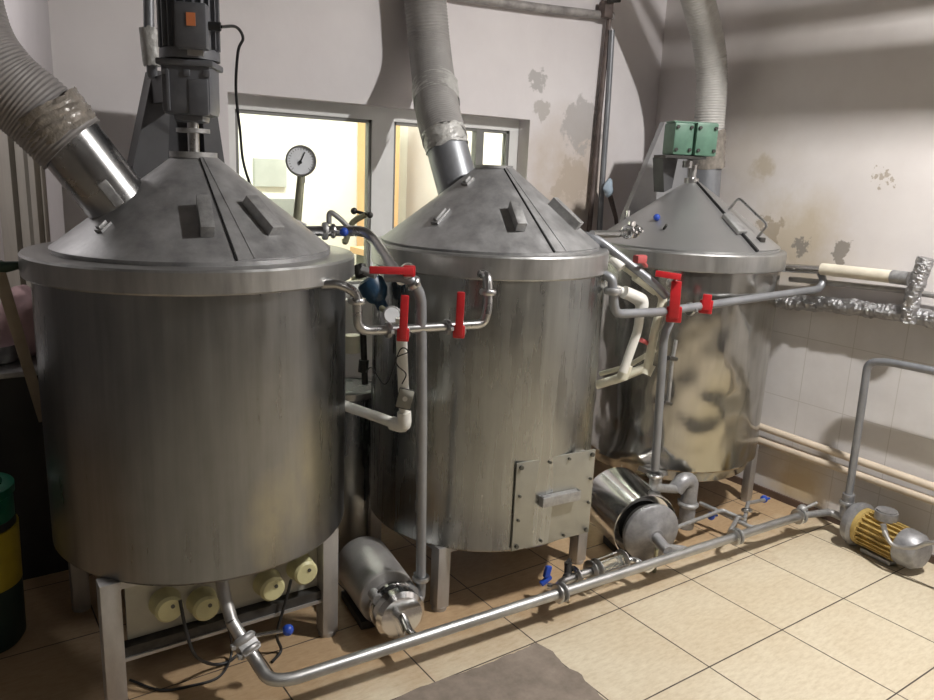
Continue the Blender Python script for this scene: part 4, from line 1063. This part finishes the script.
for v in mb.bm.verts: v.co += V3((noise.noise(v.co*30), noise.noise(v.co*30+V3((5, 0, 0))), noise.noise(v.co*28)))*.014
tag(mb.build('rag', 'rag_blue', None, 80), 'pale blue rag tied to the grey upright pipe', 'rag')
tag(MB().tube([P(610, 196, Y=1.62), P(616, 218, Y=1.62), P(618, 240, Y=1.62)], [.014, .011, .009], 10).build('rusty_tap', 'pipe_brown'), 'rusty spout hanging beneath the pale blue rag', 'tap')

# ------------------------------------------------------------------ left edge clutter
yc = 1.68
ct = P(20, 371, Y=yc)
CB = thing('work_cabinet', (-2.1, 1.95, 0), 'dark low cabinet with a steel edged top left of the large tank', 'cabinet')
MB().bb((-2.75, yc, .0), (-1.60, 2.2, ct.z-.02)).build('body', 'cabinet_dark', CB)
MB().bb((-2.77, yc-.012, ct.z-.02), (-1.59, 2.2, ct.z+.0), .004).build('top_board', 'steel_rim', CB)
for xx in (-2.35, -1.98):
    MB().bb((xx-.17, yc-.014, .08), (xx+.17, yc-.001, ct.z-.06)).build('door', 'cabinet_dark', CB)
# pans and cloth on it
pz = ct.z
tp = P(-2, 352, Y=1.85); mb = MB(); mb.lathe((tp.x-.03, 1.86, pz), [(0, 0.002), (.085, .002), (.095, .01), (.105, .07), (.112, .072), (.108, .066), (.09, .008), (0, .006)], 32)
tag(mb.build('steel_pan', 'steel_pipe'), 'shallow steel pan on the dark cabinet at the far left', 'pan')
def bag(name, c, sz, mat, label, cat, seed):
    mb = MB(); mb.sphere((0, 0, 0), 1, 24)
    for v in mb.bm.verts:
        n_ = noise.noise(v.co*1.6+V3((seed, 0, 0)))*.22; v.co = V3((v.co.x*sz[0], v.co.y*sz[1], max(-.7, v.co.z)*sz[2]))*(1+n_)
        v.co += V3(c)
    mnz = min(v.co.z for v in mb.bm.verts)
    for v in mb.bm.verts: v.co.z += pz-mnz
    return tag(mb.build(name, mat, None, 80), label, cat)
q = P(28, 335, Y=1.86); bag('pink_sack', (q.x, 1.9, 0), (.10, .11, .14), 'cloth_pink', 'dusty pink sack on the cabinet beside the large tank', 'sack', 4)
q = P(16, 305, Y=2.05); 
q = P(22, 296, Y=2.02); bag('white_sack', (q.x-.06, 2.12, 0), (.09, .09, .13), 'cloth_white', 'white sack behind the pink one at the left edge', 'sack', 9)
# slanting wooden lath in front
a_, b_ = P(-4, 262, Y=1.25), P(44, 420, Y=1.60)
dl = (b_-a_).normalized(); sl_ = (CAM-a_).normalized(); R_ = axes((sl_-dl*sl_.dot(dl)).normalized(), dl)
mid = (a_+b_)/2
tag(MB().box(mid, ((b_-a_).length, .034, .012), R_, .002).build('wooden_lath', 'lath_beige'), 'narrow beige lath leaning at the left edge behind the large tank', 'lath')
# dark hose into the left rim
q = P(20, 265, Y=1.2); q2 = P(-40, 263, Y=1.2)
tag(MB().tube([V3((-1.72, 1.17, q.z)), q, P(6, 267, Y=1.2), q2], [.011, .011, .016, .016], 12).build('rubber_hose', 'hose_green'), 'dark green hose joining the rim of the large tank at the left edge', 'hose')
# bin
bq = P(-6, 560, Y=1.33); bt_ = P(0, 470, Y=1.33).z
bc = V3((P(21, 545, Y=1.33).x-.125, 1.33, 0))
BN = thing('waste_bin', bc, 'round bin with green lid and yellow band at the left edge', 'bin')
zz = [0, .215, .40, .52]
MB().lathe(bc, [(0, .0), (.105, 0), (.118, .02), (.122, .21), (0, .21)], 40).build('base', 'bin_dark', BN)
MB().lathe(bc, [(.0, .21), (.122, .21), (.126, .40), (0, .40)], 40).build('band', 'bin_yellow', BN)
MB().lathe(bc, [(0, .40), (.118, .40), (.118, .50), (.124, .505), (.124, .53), (.112, .535), (.092, .535), (.088, .50), (0, .49)], 40).build('lid', 'bin_green', BN)
MB().lathe(bc, [(.0, .395), (.1195, .395), (.1195, .425), (.0, .425)], 40).build('collar', 'black_rubber', BN)

# ------------------------------------------------------------------ cables on the floor by the left tank
def cable(pts, r, label):
    return tag(MB().tube(spline(pts, 8), r, 8).build('floor_cable', 'black_rubber'), label, 'cable', 'black cables under the left tank')
cable([P(180, 600, Y=yp-.065), P(186, 630, Y=yp-.09), P(195, 655, Y=yp-.10), V3((P(212, 668, Z=.02).x, .80, .03)), P(228, 662, Z=.006), P(245, 648, Z=.006)], .005, 'black cable hanging from the left yellow caps to the floor')
cable([P(222, 600, Y=yp-.05), P(226, 618, Y=yp-.06), P(232, 650, Z=.03), P(220, 676, Z=.006), P(190, 686, Z=.006), P(160, 690, Z=.006), P(130, 680, Z=.006)], .004, 'black cable curling over the tiles by the front left leg of the large tank')
cable([P(291, 580, Y=yp-.05), P(286, 600, Y=yp-.05), P(277, 634, Y=yp-.05), P(281, 650, Z=.012), P(272, 662, Z=.006)], .005, 'black cable dropping from the right yellow caps beside the blue knob')

# cement patch
out = [P(537, 644, Z=0), P(552, 652, Z=0), P(556, 657, Z=0), P(566, 668, Z=0), P(577, 672, Z=0), P(584, 680, Z=0), P(596, 692, Z=0), P(604, 700, Z=0), P(625, 716, Z=0), P(640, 740, Z=0), P(360, 800, Z=0), P(280, 790, Z=0), P(340, 730, Z=0), P(395, 700, Z=0), P(415, 690, Z=0), P(440, 681, Z=0), P(478, 668, Z=0)]
dense = []
for i in range(len(out)):
    p, q = out[i], out[(i+1) % len(out)]; n_ = max(1, int((q-p).length/.02))
    for k in range(n_):
        r_ = p.lerp(q, k/n_); dense.append(V3((r_.x+.008*noise.noise(r_*30), r_.y+.008*noise.noise(r_*30+V3((7, 0, 0))), .0005)))
tag(MB().prism(dense, (0, 0, .003)).build('cement_patch', 'cement'), 'rough brown cement patch with a ragged edge in the front tiles', 'patch')

# ------------------------------------------------------------------ room behind the hatch
def simple(name, lo, hi, mat, label, cat, bev=.004): return tag(MB().bb(lo, hi, bev).build(name, mat), label, cat)
WT = thing('worktop_table', (-.55, 3.2, 0), 'blurred table with pale top beyond the left hatch glass', 'table')
MB().bb((-1.3, 2.6, .92), (.1, 3.3, .95)).build('top', 'room_grey', WT)
for x_ in (-1.26, .06):
    for y_ in (2.64, 3.26): MB().bb((x_-.02, y_-.02, 0), (x_+.02, y_+.02, .92)).build('leg', 'room_dark', WT)
DR = thing('cupboard', (1.1, 4.3, 0), 'tall orange wood cupboard seen through the right hatch glass', 'cupboard')
MB().bb((.95, 4.1, 0), (1.17, 4.38, 1.95)).build('body', 'room_wood', DR)
MB().bb((.96, 4.08, .05), (1.16, 4.1, 1.92)).build('door', 'room_wood', DR)
q0_, q1_ = P(254, 158, Y=4.37), P(286, 187, Y=4.37)
PB = thing('pinned_notice', ((q0_.x+q1_.x)/2, 4.38, q1_.z), 'grey rectangular board on the far wall behind the gauge', 'board')
MB().bb((q0_.x, 4.36, q1_.z), (q1_.x, 4.4, q0_.z)).build('sheet', 'room_grey', PB)
q0_, q1_ = P(238, 196, Y=3.0), P(285, 224, Y=3.0)
BX = thing('crate', (q0_.x, 3.0, .95), 'greenish crate on the table beyond the left hatch glass', 'crate')
MB().bb((q0_.x, 2.85, .95), (q1_.x, 3.15, q0_.z), .01).build('body', 'room_grey', BX)
BX2 = thing('wooden_bench', (.6, 3.0, 0), 'low brown bench in the bright room beyond the right hatch glass', 'bench')
MB().bb((.3, 2.7, .98), (1.2, 3.2, 1.02)).build('top', 'room_wood', BX2)
for x_ in (.35, 1.15): MB().bb((x_-.03, 2.75, 0), (x_+.03, 3.15, .98)).build('leg', 'room_dark', BX2)

# ------------------------------------------------------------------ lights
def area(name, loc, size, energy, target, col=(1, 1, 1), sy=None):
    l = bpy.data.lights.new(name, 'AREA'); l.energy = energy; l.color = col
    l.shape = 'RECTANGLE'; l.size = size; l.size_y = sy or size
    o = bpy.data.objects.new(name, l); C.objects.link(o); o.location = loc
    d = V3(target)-V3(loc); o.rotation_euler = d.to_track_quat('-Z', 'Y').to_euler(); return o
def lamp_fixture(x, y, z, ln, rz, label):
    o = thing('ceiling_lamp', (x, y, z), label, 'lamp', 'ceiling lamps')
    R_ = Matrix.Rotation(rz, 3, 'Z')
    MB().box((x, y, z+.05), (ln, .12, .05), R_, .006).build('housing', 'frame_white', o)
    MB().box((x, y, z+.018), (ln*.94, .07, .012), R_, .004).build('tube', 'lamp_glow', o)
    return o
LZ = 3.02
area('key_light', (.60, -.80, LZ-.03), .05, 70, (.60, -.80, 0), (1, .965, .93), .26)
lamp_fixture(.60, -.80, LZ, .40, PI/2, 'strip lamp hung above the open floor near the right wall')
area('fill_light', (-1.6, -2.4, LZ-.03), .12, 2.5, (-1.6, -2.4, 0), (1, .95, .93), .9)  # unseen fill lamp, added to lift the tank fronts
lamp_fixture(-1.6, -2.4, LZ, 1.0, PI/2, 'weak strip lamp added unseen behind the viewer as fill')
area('next_room_light', (0, 3.0, 2.9), 1.4, 62, (0, 3.2, 0), (1, 1, .90), .5)
area('passage_light', (-2.6, 2.9, 2.9), .6, 10, (-2.4, 2.9, 0), (1, .96, .95), .4)
# unseen pipes added beside the lamp to cast shadow bands on the right wall
for z_, r_, lab in ((2.683, .036, 'thicker unseen pipe added by the lamp to shade the right wall'), (2.774, .017, 'thinner unseen pipe added by the lamp to shade the right wall')):
    tag(MB().tube([(.85, -3.5, z_), (.85, BY, z_)], r_, 16).build('shadow_pipe', 'pipe_weathered'), lab, 'pipe', 'unseen shadow casting pipes under the ceiling')

w = bpy.data.worlds.new('world'); bpy.context.scene.world = w; w.use_nodes = True
w.node_tree.nodes['Background'].inputs[0].default_value = (.5, .5, .52, 1); w.node_tree.nodes['Background'].inputs[1].default_value = .015
vs = bpy.context.scene.view_settings
vs.view_transform = 'Standard'; vs.look = 'None'; vs.gamma = 1; vs.use_curve_mapping = False; vs.exposure = .68
